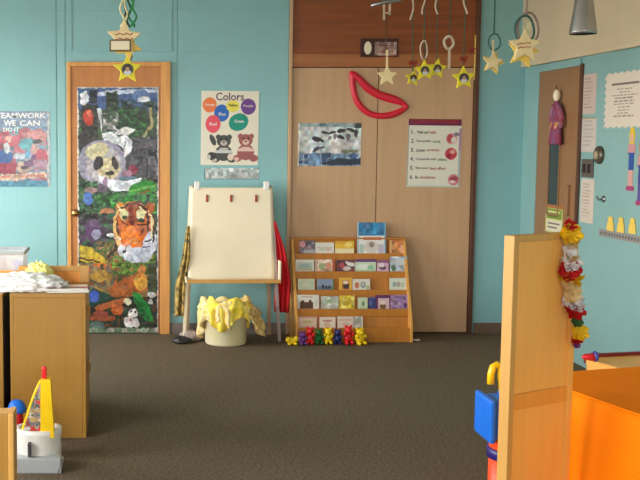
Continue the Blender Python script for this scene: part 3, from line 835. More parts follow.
cord(r0, [on_y(127, 50, Y + .01), on_y(128.5, 57, Y + .01), on_y(127, 64, Y + .01)], .006, M['star_gold'], 'ribbon')
cord(r0, [on_y(129, 50, Y + .01), on_y(132, 56, Y), on_y(129, 63, Y + .01)], .005, M['cord_brown'], 'ribbon')
s = star(r0, on_y(127.5, 69.5, Y), .078, M['star_yellow'], 'yellow_star'); photo(s, .03, 1)

# cream star hung below a metal rod
Y = 6.2
r0 = thing('star_mobile', top_of(387, Y), 'small cream star under a metal rod, in front of the dark plaque', 'ornament', 'hanging star ornaments')
cord(r0, [top_of(387, Y), on_y(387, 4, Y)], .003, M['chrome'], 'wire')
MB().tube([on_y(371, 5.5, Y) - r0.location, on_y(384, 2.5, Y - .02) - r0.location, on_y(402, -1, Y - .05) - r0.location], .012, 10).build('rod', M['chrome'], r0, True)
b = MB(); f = lambda x, y: on_y(x, y, Y - .02) - r0.location
b.bar(f(384, 3), f(384, 20), .012, .004); b.bar(f(390, 3), f(389.5, 15), .012, .004); b.bar(f(384, 13), f(390, 13), .010, .004)
b.build('clip', M['ring_cream'], r0)
cord(r0, [on_y(387, 14, Y), on_y(386, 40, Y), on_y(387, 66, Y)], .003, M['cord_brown'])
MB().bar(f(387, 50), f(387, 67), .012, .004).build('tassel', M['star_cream'], r0)
MB().bar(f(381, 56.5), f(394, 56), .004, .004).build('tie', M['bow_red'], r0)
star(r0, on_y(387, 76, Y), .066, M['star_cream'], 'star', PI / 5 * 0)

Y0 = 6.3
specs = [  # centre px, py, radius px, cord px at top, label
    (413, 78, 8.5, 412, 'small yellow photo star, lowest of the three tied together beside the red lips'),
    (424.5, 70.5, 11, 424, 'yellow photo star with a long cream loop above it, middle of the three together'),
    (437, 68.5, 10.5, 437, 'yellow photo star highest of the three together, hung on a plain cord'),
    (463.5, 78, 12.5, 465, 'biggest yellow photo star, hung alone at the right edge of the closet'),
]
for k, (px, py, rr, pc, lab) in enumerate(specs):
    Y = Y0 + (0.07, 0.0, 0.05, -.05)[k]
    r0 = thing('photo_star', top_of(pc, Y), lab, 'ornament', 'hanging star ornaments')
    sc = (on_y(px + 1, py, Y) - on_y(px, py, Y)).x
    cord(r0, [top_of(pc, Y), on_y((pc + px) / 2, py * .5, Y), on_y(px, py - rr * .7, Y)], .0035, M['cord_green'])
    s = star(r0, on_y(px, py, Y), rr * sc, M['star_yellow'], 'star', (.12, -.05, .1, -.04)[k]); photo(s, rr * sc * .38, k)
    q = curl_pts(pc, -6, 14 if k != 0 else 20, Y - .01, 2.0, .7, k * 1.3, 14); cord(r0, q, .0055, M['ring_cream'], 'ribbon')
    if k == 1: ring(r0, on_y(423.8, 50, Y), 3.4 * sc, 9 * sc, .005, M['ring_cream'])
    if k in (0, 3):
        bow(r0, on_y(px, py - rr - 7, Y - .012), 4.2 * sc, M['bow_red'])
    if k == 3: cord(r0, [on_y(475.5, 35, Y), on_y(475, 60, Y), on_y(474, 80, Y)], .004, M['star_gold'], 'streamer'); bow(r0, on_y(473, 50, Y), 3.6 * sc, M['bow_red'])

Y = 6.3
r0 = thing('paper_loop', top_of(450, Y), 'cream paper loop with a tail hanging between two yellow photo stars', 'ornament')
sc = (on_y(451, 40, Y) - on_y(450, 40, Y)).x
cord(r0, [top_of(450, Y), on_y(449.5, 36, Y)], .0035, M['cord_green'])
ring(r0, on_y(448.8, 42.5, Y), 4.6 * sc, 6 * sc, .009, M['ring_cream'])
MB().bar(on_y(449.4, 49, Y) - r0.location, on_y(449, 69, Y) - r0.location, .016, .003).build('tail', M['ring_cream'], r0)

# two stars in front of the right corner
Y = 6.2
r0 = thing('star_mobile', top_of(494, Y), 'small cream star on a dark green loop in front of the teal wall corner', 'ornament', 'hanging star ornaments')
sc = (on_y(495, 40, Y) - on_y(494, 40, Y)).x
cord(r0, [top_of(494, Y), on_y(494, 33, Y)], .0045, M['ring_dark'])
ring(r0, on_y(494.5, 42, Y), 6 * sc, 8 * sc, .005, M['ring_dark'])
MB().bar(on_y(493, 40, Y) - r0.location, on_y(493, 56, Y) - r0.location, .012, .003).build('tassel', M['star_cream'], r0)
star(r0, on_y(493, 63, Y + .015), 12 * sc, M['star_gold'], 'gold_star', .25); star(r0, on_y(492.7, 62, Y - .012), 10.5 * sc, M['star_cream'], 'star', .06)

Y = 5.3
r0 = thing('star_mobile', top_of(525, Y), 'biggest cream star on a wide mauve loop, near the grey lamp', 'ornament', 'hanging star ornaments')
sc = (on_y(525, 40, Y) - on_y(524, 40, Y)).x
cord(r0, [top_of(525, Y), on_y(527, 0, Y), on_y(526, 17, Y)], .006, M['ring_pink'])
ring(r0, on_y(524.5, 30, Y), 9.5 * sc, 14 * sc, .006, M['ring_dark']); ring(r0, on_y(528, 29, Y + .01), 10.5 * sc, 16 * sc, .006, M['ring_pink'])
MB().bar(on_y(529, 22, Y) - r0.location, on_y(528, 36, Y) - r0.location, .018, .003).build('paper_strip', M['ribbon_white'], r0)
star(r0, on_y(523, 52, Y + .02), 17 * sc, M['star_gold'], 'gold_star', .22); star(r0, on_y(524.5, 46, Y - .012), 17.5 * sc, M['star_cream'], 'star', .0)
for yy in (44, 48):
    cord(r0, [on_y(517 + i * 2.0, yy - i * .2 + .8 * math.sin(i * 2.3), Y - .0265) for i in range(8)], .0018, M['text_red'], 'scribble')

# pendant lamp
Y = 5.6
c = on_y(583, 34, Y); sc = (on_y(584, 30, Y) - on_y(583, 30, Y)).x
lp = thing('pendant_lamp', (c.x, Y, ZC), 'grey metal cone pendant lamp hanging before the beige upper wall', 'lamp')
zb0 = c.z - ZC
MB().lathe([(13 * sc, zb0), (13 * sc, zb0 + 2.5 * sc), (8.6 * sc, zb0 + 33 * sc), (6 * sc, zb0 + 44 * sc), (2 * sc, zb0 + 50 * sc), (.008, zb0 + 52 * sc), (.008, zb0 + 51 * sc), (5.4 * sc, zb0 + 43 * sc), (8.1 * sc, zb0 + 32 * sc), (12.4 * sc, zb0)], n=40).build('lamp_shade', M['lamp'], lp, True)
MB().lathe([(.006, zb0 + 50 * sc), (.006, -.02)], n=10).build('cord', M['dark'], lp, True)
MB().lathe([(.05, -.025), (.055, 0)], n=24).build('ceiling_rose', M['lamp'], lp, True)

# ------------------------------------------------------------------ items on the right wall
RZ = -PI / 2


def right_sheet(name, x0, x1, yt, yb, base, shapes, label, cat, cells, m='print', X=None, bounds=None, outline=None, thick=.002, tilt=0.0, group=None):
    """printed sheet on the right wall; x0..x1 across and yt..yb at its middle column, in photo pixels"""
    X = X or XR - .0022
    xm, ym = (x0 + x1) / 2, (yt + yb) / 2
    a, b = on_x(x0, ym, X), on_x(x1, ym, X); mid_ = on_x(xm, ym, X); t_, d_ = on_x(xm, yt, X), on_x(xm, yb, X)
    w, h = a.y - b.y, t_.z - d_.z
    o = sheet(name, w, h, bounds or (0, 0, 1, 1), base, shapes, M[m], cells, thick, None, (X, (a.y + b.y) / 2, (t_.z + d_.z) / 2), RZ, outline)
    o.rotation_euler.y = 0
    if label: tag(o, label, cat, group)
    o_w[o.name] = (w, h)
    return o


def scal(x, y):
    d = np.minimum(np.minimum(x, 1 - x), np.minimum(y, 1 - y) * 1.3)
    return d > .02 + .022 * np.sin(np.where(np.minimum(x, 1 - x) < np.minimum(y, 1 - y), y * 50, x * 42))


lines = [('r', .18, .2, .86, .235, (120, 104, 100))]
for i, (a, b) in enumerate(((.32, .7), (.38, .64), (.2, .82), (.28, .72), (.26, .74), (.26, .78), (.36, .66), (.36, .66), (.34, .64), (.26, .74))):
    y = .3 + i * .053; x = a
    while x < b - .02:
        l_ = random.uniform(.05, .13); lines.append(('r', x, y, min(b, x + l_), y + .02, (150, 136, 128))); x += l_ + .025
right_sheet('scalloped_notice', 604.5, 645, 71, 128, (226, 212, 194), lines, 'large cream scalloped notice with rows of small writing on the right wall', 'notice', (90, 110), outline=scal)


def rows(c, n=9, a=.15, b=.85):
    return [('r', a, .1 + i * .8 / n, b - random.uniform(0, .3), .1 + i * .8 / n + .03, c) for i in range(n)]


right_sheet('pink_notice', 582.5, 596, 74, 114, (204, 184, 172), rows((176, 150, 140), 10), 'pinkish sheet topmost beside the brown right door', 'notice', (30, 60))
right_sheet('sleeved_notice', 581.5, 596, 117, 152, (206, 196, 188), rows((176, 160, 152), 7) + [('r', 0, 0, 1, .05, (150, 160, 120))], 'sheet in a shiny plastic sleeve directly above the light switch', 'notice', (30, 60), m='print_gloss')
right_sheet('lower_notice', 580.5, 593.5, 179, 223, (214, 200, 184), rows((186, 168, 154), 11), 'cream sheet directly below the light switch', 'notice', (30, 60))

a = on_x(583, 168, XR); b_ = on_x(594, 168, XR); zt_, zb_ = on_x(588, 159, XR).z, on_x(588, 177.5, XR).z
sw = thing('light_switch', (XR, (a.y + b_.y) / 2, (zt_ + zb_) / 2), 'dark metal light switch plate between two paper sheets', 'switch')
hw, hh = (a.y - b_.y) / 2, (zt_ - zb_) / 2
MB().box(-.012, 0, -hw, hw, -hh, hh, .004).build('plate', plain('switch plate', (92, 82, 76), .35), sw)
for sg in (-1, 1): MB().box(-.022, -.012, sg * hw * .45 - .012, sg * hw * .45 + .012, -.03, .03, .003).build('rocker', M['dark'], sw)

c = on_x(600.3, 155, XR)
gz = thing('wall_bell', tuple(c), 'round dark metal bell on the right wall below the scalloped notice', 'bell')
rotm = Matrix.Rotation(-PI / 2, 4, 'Y')
MB().lathe([(.058, 0), (.058, .012), (.05, .022), (.03, .026)], n=32, mtx=rotm).build('bezel', plain('bell metal', (96, 88, 74), .35, metal=.5), gz, True)
MB().lathe([(.03, .024), (.026, .036), (0, .04)], n=24, mtx=rotm).build('dome', plain('bell dome', (170, 150, 120), .3), gz, True)

c = on_x(604, 199, XR)
hk = thing('wall_hook', tuple(c), 'small grey metal hook on the right wall below the bell', 'hook')
MB().lathe([(.022, 0), (.022, .006), (.012, .012)], n=20, mtx=rotm).build('backplate', M['chrome'], hk, True)
MB().tube([(-.01, 0, 0), (-.03, 0, -.005), (-.045, 0, .004), (-.045, 0, .02)], .006, 8).build('prong', M['chrome'], hk, True)

# strip with three yellow cut-outs
a, b_ = on_x(600, 233.5, XR), on_x(646, 240.5, XR); zz = on_x(622, 236.5, XR).z
st = thing('name_rail', (XR, (a.y + b_.y) / 2, zz), 'grey lettered strip under three yellow cutouts on the right wall', 'strip')
L_ = (a.y - b_.y)
sheet('rail', L_, .045, (0, 0, 10, 1), (150, 146, 140), [('r', .4 + i * .62, .3, .4 + i * .62 + .4, .7, (96, 92, 90)) for i in range(15)], M['print'], (80, 10), .008, st, (-.009, 0, 0), RZ)
for i, px in enumerate((611.5, 622, 633.5)):
    t_ = on_x(px, 216 + i * .8, XR); d_ = on_x(px, 231.5 + i * 1.2, XR); ww = on_x(px - 3.6, 224, XR).y - on_x(px + 3.6, 224, XR).y
    h_ = t_.z - d_.z
    pts = [(-.5, -.5), (.5, -.5), (.42, .05), (.28, .2), (.34, .38), (0, .5), (-.34, .38), (-.28, .2), (-.42, .05)]
    o = MB().prism([(p[0] * ww, p[1] * h_) for p in pts], -.004, 0).build('yellow_cutout', M['star_gold'], None, False, (XR - .003, t_.y, (t_.z + d_.z) / 2), RZ)
    tag(o, ('yellow paper cutout nearest the door, first above the grey strip', 'middle of the three yellow paper cutouts above the grey strip', 'yellow paper cutout farthest from the door, last above the grey strip')[i], 'paper cutout', 'yellow paper cutouts')


def doll(px, yt, yb, wpx, lab, hair, top, legs):
    def ol(x, y):
        r = ((x - .5) / .32) ** 2 + ((y - .13) / .13) ** 2 <= 1
        r |= (np.abs(x - .5) < .30) & (y > .22) & (y < .66)
        r |= (np.abs(x - .5) < .48 - .2 * (y - .28)) & (y > .28) & (y < .42)
        r |= (np.abs(np.abs(x - .5) - .15) < .13) & (y > .6) & (y < .97)
        r |= ((x - .25) / .24) ** 2 + ((y - .96) / .045) ** 2 <= 1; r |= ((x - .75) / .24) ** 2 + ((y - .96) / .045) ** 2 <= 1
        return r
    return right_sheet('paper_doll', px - wpx / 2, px + wpx / 2, yt, yb, top, [('r', 0, 0, 1, .26, hair), ('e', .5, .17, .2, .07, (226, 176, 150)), ('r', 0, .26, 1, .44, (206, 150, 150)), ('r', .1, .4, .9, .68, top), ('r', 0, .68, 1, .93, legs), ('r', 0, .93, 1, 1, (170, 60, 110))],
                       lab, 'paper doll', (24, 80), outline=ol, X=XR - .0032, group='paper dolls on the right wall', thick=.003)


doll(631, 127, 191, 8, 'paper doll in a blue suit with yellow hair above the yellow cutouts', (236, 196, 50), (44, 84, 160), (214, 160, 150))
doll(641, 138, 206, 9, 'paper doll cut off by the right edge of the photo, beside the blue suited doll', (206, 130, 70), (66, 60, 140), (90, 80, 150))

# green door sign and stuffed figure hanging on the door
right_sheet('door_sign', 545.5, 562.5, 205, 233, (206, 204, 120), [('r', 0, 0, 1, .12, (176, 110, 60)), ('r', .06, .14, .94, .5, (122, 150, 60)), ('r', .06, .54, .94, .95, (222, 216, 190)), ('r', .14, .22, .86, .28, (220, 214, 150)), ('r', .14, .36, .7, .42, (60, 90, 40)), ('r', .14, .64, .84, .69, (130, 120, 110)), ('r', .14, .78, .7, .83, (130, 120, 110))],
            'green and cream sign low on the brown right door', 'sign', (34, 50), X=XR - .0155)
X = XR - .045
fg = thing('hanging_puppet', tuple(on_x(556.5, 88, X)), 'cloth puppet with a white head and red clothes hanging on the brown right door', 'puppet')


def fl(px, py): return on_x(px, py, X) - fg.location


sc = fl(556, 110).y - fl(557, 110).y
MB().ball(fl(556.8, 95.5), .03, (.8, .9, 1.4), 16).build('head', M['cream_paper'], fg, True)
MB().tube([fl(556.5, 85), fl(556.6, 90)], .004, 6).build('cord', M['cord_brown'], fg)
b = MB(); b.lathe([(.0, 0), (.03, -.01), (.05, -.1), (.07, -.2), (.085, -.3), (.07, -.31), (0, -.28)], c=fl(556.5, 100), n=20); o = b.build('tunic', mat('puppet red', (150, 40, 60), .8, scale=18, col2=(110, 90, 130)), fg, True)
for v in o.data.vertices: v.co.x = fl(556, 100).x + (v.co.x - fl(556, 100).x) * .4
b = MB(); b.tube([fl(554.5, 106), fl(551.5, 116), fl(550.5, 124)], [.022, .018, .014], 8); b.tube([fl(558.5, 106), fl(561.5, 116), fl(561, 128)], [.022, .018, .014], 8); b.build('arms', mat('puppet sleeve', (150, 120, 150), .8, scale=20, col2=(160, 50, 60)), fg, True)
b = MB(); b.tube([fl(555, 122), fl(553, 132), fl(550.5, 139)], [.03, .026, .018], 8); b.tube([fl(558, 122), fl(557.5, 130), fl(555, 136)], [.028, .024, .016], 8); b.build('legs', mat('puppet trousers', (200, 120, 70), .8, scale=20, col2=(226, 190, 140)), fg, True)

# ------------------------------------------------------------------ display bookcase
bc_y = YB - .055                      # back edge
TY = [YB - .115 - .055 * k for k in range(5)]     # lip front of each tier
xl, xr = on_y(293.5, 290, TY[2]).x, on_y(409.5, 290, TY[2]).x
ledge_px = [(253.5, 259.5), (271.5, 279), (290, 295.5), (309, 316.5), (328, 341.5)]
top_px = 239
bc = thing('display_bookcase', ((xl + xr) / 2, bc_y, 0), 'low honey wooden display bookcase with five stepped tiers in front of the closet', 'bookcase')
ox, oy = bc.location.x, bc.location.y
zl = [(on_y(350, a, TY[k]).z, on_y(350, b, TY[k]).z if k < 4 else .0) for k, (a, b) in enumerate(ledge_px)]
ztp = on_y(350, top_px, TY[0] + .04).z
hw = (xr - xl) / 2
prof = [(0, 0), (0, ztp), (TY[0] + .035 - oy, ztp), (TY[4] - .012 - oy, .12), (TY[4] - .012 - oy, 0)]
for sg in (-1, 1):
    x0 = sg * hw
    MB().prism_x(prof, x0 - (.02 if sg > 0 else 0), x0 + (.02 if sg < 0 else 0), bev=.002).build('side_panel', M['shelf_edge'], bc)
b0, b1 = -hw + .021, hw - .021
prev = ztp
for k in range(5):
    zt_, zb_ = zl[k]; y = TY[k] - oy
    # sloping back board, floor of the trough and front lip in one tier
    zfl = zb_ + .012
    yb0, yb1 = y + .042, y + .064
    top = ztp - .004 if k == 0 else zl[k - 1][1] + .006
    b = MB(); b.prism_x([(yb0, zfl), (yb1 - .0, top), (yb1 + .009, top), (yb0 + .012, zfl)], b0, b1)
    b.build('back_board', M['shelf_wood'], bc)
    b = MB(); b.prism_x([(y, zb_), (y, zt_), (y + .012, zt_), (y + .012, zfl + .0), (y + .06, zfl), (y + .06, zb_)], b0, b1, bev=.001); b.build('ledge', M['shelf_wood'], bc)
MB().box(b0, b1, -.012, 0, .0, ztp - .004).build('rear_panel', M['shelf_wood'], bc)
MB().box(-hw, hw, TY[0] + .02 - oy, 0, ztp, ztp + .012, .003).build('top_rail', M['shelf_wood'], bc)


def book(tier, x0, x1, yt, base, shapes, label):
    """picture book leaning in a tier; x0 x1 yt in photo pixels, art bounds 0..1"""
    y = TY[tier]; zb_ = zl[tier][1] + .0135; a, b = on_y(x0, yt, y + .03), on_y(x1, yt, y + .03)
    h = a.z - zb_; w_ = b.x - a.x
    # art is laid out over the part that shows above the lip
    vis = (a.z - zl[tier][0]) / h
    o = sheet('picture_book', w_, h, (0, 0, 1, 1 / vis), base, shapes, M['print_semi'], (max(12, int((x1 - x0) * 1.4)), 24), .009, None, ((a.x + b.x) / 2, y + .023, zb_ + h / 2))
    o.rotation_euler.x = -.10
    tag(o, label, 'book', 'picture books in the display bookcase')
    return o


W = (232, 228, 214)
nb = lambda s, pal, sc=.22: ('noise', 0, 0, 1, 1.9, sc, s, pal)
book(0, 299.5, 315, 240.5, (110, 96, 110), [nb(1, [(120, 104, 116), (90, 80, 96), (150, 130, 140)]), ('e', .2, .3, .2, .25, (220, 150, 160)), ('r', .3, .7, 1, 1, (190, 186, 190))], 'purple grey picture book, first on the top tier')
book(0, 315.3, 334, 242.5, W, [('r', .1, .4, .9, .5, (200, 190, 180)), ('e', .4, .6, .2, .2, (206, 206, 190)), ('e', .7, .62, .14, .2, (216, 190, 176))], 'plain white picture book second on the top tier')
book(0, 335, 354, 241, (238, 190, 50), [('r', 0, .62, 1, 1.9, (240, 226, 180)), ('r', 0, 0, .7, .2, (226, 166, 40)), ('e', .7, .3, .2, .2, (250, 220, 120))], 'yellow picture book with a cream lower half on the top tier')
bb = book(0, 357.5, 386, 222.5, (232, 230, 224), [('r', 0, 0, 1, .41, (36, 118, 168)), ('noise', 0, .02, 1, .4, .12, 5, [(36, 118, 168), (52, 140, 190), (80, 120, 170)]), ('r', .2, .48, .84, .58, (206, 90, 84)), ('e', .5, .8, .26, .2, (216, 206, 196)), ('e', .5, .72, .09, .09, (150, 130, 120)), ('r', .08, .7, .24, .98, (180, 200, 190)), ('r', .74, .7, .92, .98, (190, 180, 200)), ('r', 0, 0, .06, 1, (150, 190, 206)), ('r', .95, 0, 1, 1, (120, 170, 196))], 'tall blue and white picture book rising above the bookcase top')
book(0, 389.5, 405.5, 240, (196, 116, 54), [nb(7, [(196, 116, 54), (180, 100, 46), (210, 140, 70)]), ('r', .66, .4, .98, 1, (222, 170, 150)), ('r', 0, 0, .12, 1.9, (220, 170, 110))], 'orange brown picture book last on the top tier')
book(1, 295.5, 314, 259.5, W, [('r', .1, .25, .9, .95, (196, 206, 186)), ('e', .5, .6, .3, .25, (170, 190, 186)), ('r', .1, .75, .9, .95, (200, 196, 150))], 'white picture book with a pale green picture, first on the second tier')
book(1, 315, 334.5, 259.5, (228, 196, 172), [nb(11, [(228, 196, 172), (214, 176, 150), (236, 206, 190)]), ('e', .35, .6, .16, .3, (170, 180, 130)), ('e', .7, .55, .15, .3, (226, 150, 120)), ('r', .9, 0, 1, 1.9, (200, 90, 60))], 'peach picture book second on the second tier')
book(1, 337, 354.5, 260, (96, 46, 76), [nb(13, [(96, 46, 76), (70, 36, 56), (160, 60, 60)]), ('p', [(.45, .1), (1, .3), (1, .6), (.6, .5)], (230, 224, 216)), ('e', .55, .75, .25, .2, (216, 200, 196)), ('e', .3, .5, .12, .3, (180, 70, 80))], 'dark plum and red picture book on the second tier')
book(1, 355, 376, 259, (206, 222, 196), [('r', 0, 0, 1, .26, (104, 56, 110)), ('e', .4, .65, .3, .25, (230, 236, 222)), ('e', .75, .7, .16, .2, (150, 200, 160)), ('r', 0, .85, 1, 1.9, (180, 206, 170))], 'pale green picture book with a purple top band on the second tier')
book(1, 377, 388.5, 260, (222, 180, 200), [('r', 0, 0, 1, .25, (150, 90, 130)), ('e', .5, .7, .3, .2, (110, 80, 100)), ('e', .4, .45, .25, .2, (240, 220, 226))], 'narrow pink picture book on the second tier')
book(1, 390, 407.5, 256.5, (180, 190, 200), [nb(17, [(180, 190, 200), (160, 176, 190), (200, 204, 206)]), ('e', .2, .8, .14, .2, (90, 120, 80)), ('e', .6, .4, .3, .2, (206, 210, 216))], 'pale blue grey picture book last on the second tier')
book(2, 298, 314.5, 278.8, (222, 224, 196), [('r', .1, .2, .9, .95, (206, 218, 186)), ('e', .5, .55, .25, .2, (226, 226, 206))], 'pale yellow green picture book, first on the middle tier')
book(2, 317, 334, 279, (142, 160, 186), [('r', 0, .7, 1, 1.9, (110, 130, 140)), ('e', .35, .75, .07, .25, (40, 44, 60)), ('e', .55, .8, .06, .2, (50, 54, 60)), ('e', .72, .78, .06, .2, (44, 50, 66)), ('r', .9, 0, 1, 1.9, (120, 130, 70))], 'grey blue picture book with small dark figures on the middle tier')
book(2, 339, 352, 277.5, (232, 180, 60), [('r', .2, .2, .8, 1, (210, 120, 50)), ('e', .55, .7, .25, .25, (60, 40, 34)), ('e', .5, .4, .2, .14, (240, 220, 190))], 'orange and yellow picture book on the middle tier')
book(2, 352.5, 370, 279, (228, 220, 206), [('e', .25, .6, .14, .3, (206, 120, 90)), ('e', .6, .55, .16, .3, (140, 160, 160)), ('e', .6, .5, .07, .1, (226, 200, 180)), ('r', .8, .6, .95, 1, (170, 180, 120))], 'white picture book with small coloured pictures on the middle tier')
book(2, 389.5, 406, 278, (218, 222, 204), [('e', .3, .55, .12, .25, (150, 176, 166)), ('e', .55, .55, .12, .25, (170, 160, 150)), ('r', .7, .4, .9, .8, (186, 200, 180))], 'pale picture book standing apart at the end of the middle tier')
book(3, 297, 319, 294.8, (232, 226, 214), [('r', .14, .56, .74, 1, (86, 54, 34)), ('e', .26, .5, .08, .12, (86, 54, 34)), ('e', .6, .5, .08, .12, (86, 54, 34)), ('r', .2, .12, .7, .2, (190, 150, 140)), ('e', .88, .6, .07, .3, (206, 210, 190))], 'white picture book with a dark brown picture, first on the fourth tier')
book(3, 321, 338.5, 296.2, (204, 208, 190), [nb(21, [(204, 208, 190), (190, 196, 182), (216, 216, 204)]), ('e', .5, .4, .3, .14, (160, 190, 150))], 'pale grey green picture book second on the fourth tier')
book(3, 339.5, 354.5, 295.5, (232, 206, 60), [nb(23, [(232, 206, 60), (216, 186, 60), (240, 222, 120)]), ('e', .45, .6, .25, .2, (200, 170, 40))], 'bright yellow picture book on the fourth tier')
book(3, 358, 367.5, 297.5, (206, 220, 186), [('e', .55, .55, .15, .25, (110, 150, 120)), ('r', 0, .8, 1, 1.9, (190, 210, 170))], 'small pale green picture book on the fourth tier')
book(3, 368.5, 375.5, 297, (60, 66, 120), [('r', .1, .3, .5, .7, (90, 110, 170)), ('r', 0, 0, 1, .1, (100, 90, 140))], 'narrow dark blue picture book on the fourth tier')
book(3, 375.8, 390, 295, (102, 40, 100), [('r', .16, .25, .96, 1, (222, 186, 190)), ('e', .5, .85, .22, .2, (120, 90, 50)), ('e', .5, .55, .2, .14, (236, 216, 206))], 'purple framed picture book with a pink picture on the fourth tier')
book(3, 390.5, 408, 295, (158, 122, 164), [nb(27, [(158, 122, 164), (140, 110, 156), (180, 146, 176)], .16), ('e', .85, .75, .1, .2, (80, 60, 110))], 'lilac picture book last on the fourth tier')
book(4, 297.5, 317, 316.5, (224, 186, 168), [('r', .1, .2, .9, .94, (228, 200, 176)), ('e', .5, .5, .28, .14, (196, 180, 130)), ('r', 0, .0, 1, .08, (206, 150, 130))], 'pink peach picture book, first on the bottom tier')
book(4, 319, 335.5, 317, (236, 222, 206), [('e', .5, .35, .3, .1, (206, 140, 130)), ('e', .5, .75, .2, .25, (220, 190, 160)), ('r', 0, 0, .06, 1.9, (222, 150, 130))], 'white and pink picture book second on the bottom tier')
book(4, 337.5, 353.5, 316.5, (230, 214, 200), [('r', .1, .3, .9, .4, (210, 170, 160)), ('e', .5, .7, .25, .2, (222, 196, 176))], 'cream picture book third on the bottom tier')
book(4, 354, 363, 316.5, (190, 190, 180), [nb(31, [(190, 190, 180), (170, 174, 168), (206, 204, 196)], .3), ('r', .8, 0, 1, 1.9, (226, 220, 206))], 'narrow grey picture book last on the bottom tier')

# little coloured toy figures in front of the bookcase
YT = TY[4] - .085


def toy(px, h_px, w_px, m, label, pose=0, lean=0.0):
    c = on_z(px, 343.5, 0); k = (on_y(301, 340, YT) - on_y(300, 340, YT)).x
    H, Wd = h_px * k, w_px * k
    x = on_y(px, 338, YT).x
    b = MB(); r = Wd / 2
    b.ball((0, 0, H * .36), 1, (r * .78, r * .7, H * .27), 16)                       # body
    b.ball((0, -.004, H * .74), 1, (r * .66, r * .62, H * .20), 16)                  # head
    for sg in (-1, 1):
        b.ball((sg * r * .5, 0, H * .92), 1, (r * .26, r * .2, H * .085), 10)        # ears
        b.ball((sg * r * .75, -r * .35, H * (.5 + .05 * pose)), 1, (r * .26, r * .34, H * .13), 10)   # arms
        b.ball((sg * r * .5, -r * .55, H * .12), 1, (r * .32, r * .6, H * .12), 10)  # legs
    b.ball((0, -r * .62, H * .7), 1, (r * .3, r * .24, H * .07), 10)                 # muzzle
    o = b.build('toy_bear', m, None, True, (x, YT + random.uniform(-.01, .01), 0), lean)
    tag(o, label, 'toy', 'row of toy figures before the bookcase')


toy(302, 14, 9.5, M['fig_purple'], 'small purple toy figure, second of the row before the bookcase', 0, .3)
toy(310, 18, 10, M['fig_red'], 'red toy figure between the purple and the green ones', 1, -.2)
toy(319, 16.5, 10, M['fig_green'], 'dark green toy figure before the bookcase', 0, .1)
toy(328.3, 17, 10, M['fig_yellow'], 'yellow toy figure between the green and the navy ones', 1, 0)
toy(338, 16, 9.5, M['fig_navy'], 'navy blue toy figure before the bookcase', 0, -.3)
toy(348, 20, 11, M['fig_red'], 'tallest red toy figure between the navy one and the last yellow one', 1, .2)
toy(359.5, 17.5, 13, M['fig_yellow'], 'plump yellow toy figure at the end of the row, under the empty tier', 0, .4)
k = (on_y(301, 340, YT) - on_y(300, 340, YT)).x
b = MB(); b.ball((0, 0, 3.6 * k), 1, (5.6 * k, .03, 3.6 * k), 14); b.ball((-4 * k, -.015, 5.2 * k), 1, (3 * k, .022, 3.0 * k), 12); b.ball((4 * k, -.01, 6 * k), 1, (3 * k, .02, 3 * k), 12)
for sg in (-1, 1): b.ball((sg * 3 * k, -.03, 1.4 * k), 1, (2.2 * k, .016, 1.4 * k), 10)
tag(b.build('toy_bear', M['fig_yellow'], None, True, (on_y(292, 338, YT).x, YT, 0)), 'low yellow toy lying at the start of the row, beside the red apron', 'toy', 'row of toy figures before the bookcase')

# scrap of paper by the bookcase foot
c = on_z(414.5, 341, 0)
o = grid_cloth('paper_scrap', 8, 4, lambda u, v: Vector((c.x + (u - .5) * .085, c.y + (v - .5) * .05, .006 + .006 * math.sin(u * 5 + v * 3) ** 2)), M['paper'], .002)
tag(o, 'scrap of white paper on the carpet at the bookcase corner', 'paper scrap')

# ------------------------------------------------------------------ easel
EY0 = YB - .31                         # front feet
lean_k = .11                           # set back per metre of height


def ez(px, py):
    """point of the leaning front plane seen at px, py"""
    d = ray(px, py); t = (EY0 + lean_k * CAMZ) / (d.y - lean_k * d.z)
    return Vector((d.x * t, d.y * t, CAMZ + d.z * t))


c = on_y(232, 338, EY0)
es = thing('easel', (c.x, EY0, 0), 'white painting easel with three clips against the teal wall', 'easel')
E = lambda px, py, dy=0.0: ez(px, py) - es.location + Vector((0, dy, 0))


def foot(px): v = E(px, 337); g = v + (E(px, 300) - v) * (-v.z / (E(px, 300).z - v.z)); return Vector((g.x, g.y, .0))


legs = [((191, 186), 184), ((271, 186), 279.5)]
for (tp, fx) in legs:
    MB().bar(foot(fx), E(*tp, .012), .024, .02, .003).build('leg', M['cream_paper'] if fx < 200 else plain('easel leg', (160, 140, 136), .5), es)
for (tp, fx) in (((193, 186), 189), ((269.5, 186), 274)):
    f_ = foot(fx) + Vector((0, .27, 0))
    MB().bar(f_, E(*tp, .055), .03, .02, .003).build('rear_leg', plain('rear leg wood', (176, 150, 120), .5), es)
# board
a, b_, c_, d_ = E(190.5, 187.5), E(272.5, 187.5), E(274.5, 279), E(187.5, 279)
bd = bmesh.new()
vs = [bd.verts.new(p) for p in (a, b_, c_, d_)]; fc = bd.faces.new(vs)
ex = bmesh.ops.extrude_face_region(bd, geom=[fc]); bmesh.ops.translate(bd, vec=(0, .012, 0), verts=[g for g in ex['geom'] if isinstance(g, bmesh.types.BMVert)])
bmesh.ops.recalc_face_normals(bd, faces=bd.faces[:])
me = bpy.data.meshes.new('board'); bd.to_mesh(me); bd.free(); me.materials.append(M['cream_paper']); link('board', me, es)


def pap(u, v):
    p = (a * (1 - u) + b_ * u) * (1 - v) + (d_ * (1 - u) + c_ * u) * v
    lift = .004 + .045 * max(0, (v - .78) / .22) ** 2 * (1.0 - .75 * u) + .004 * math.sin(u * 6) * v
    return p + Vector((0, -lift, .0))


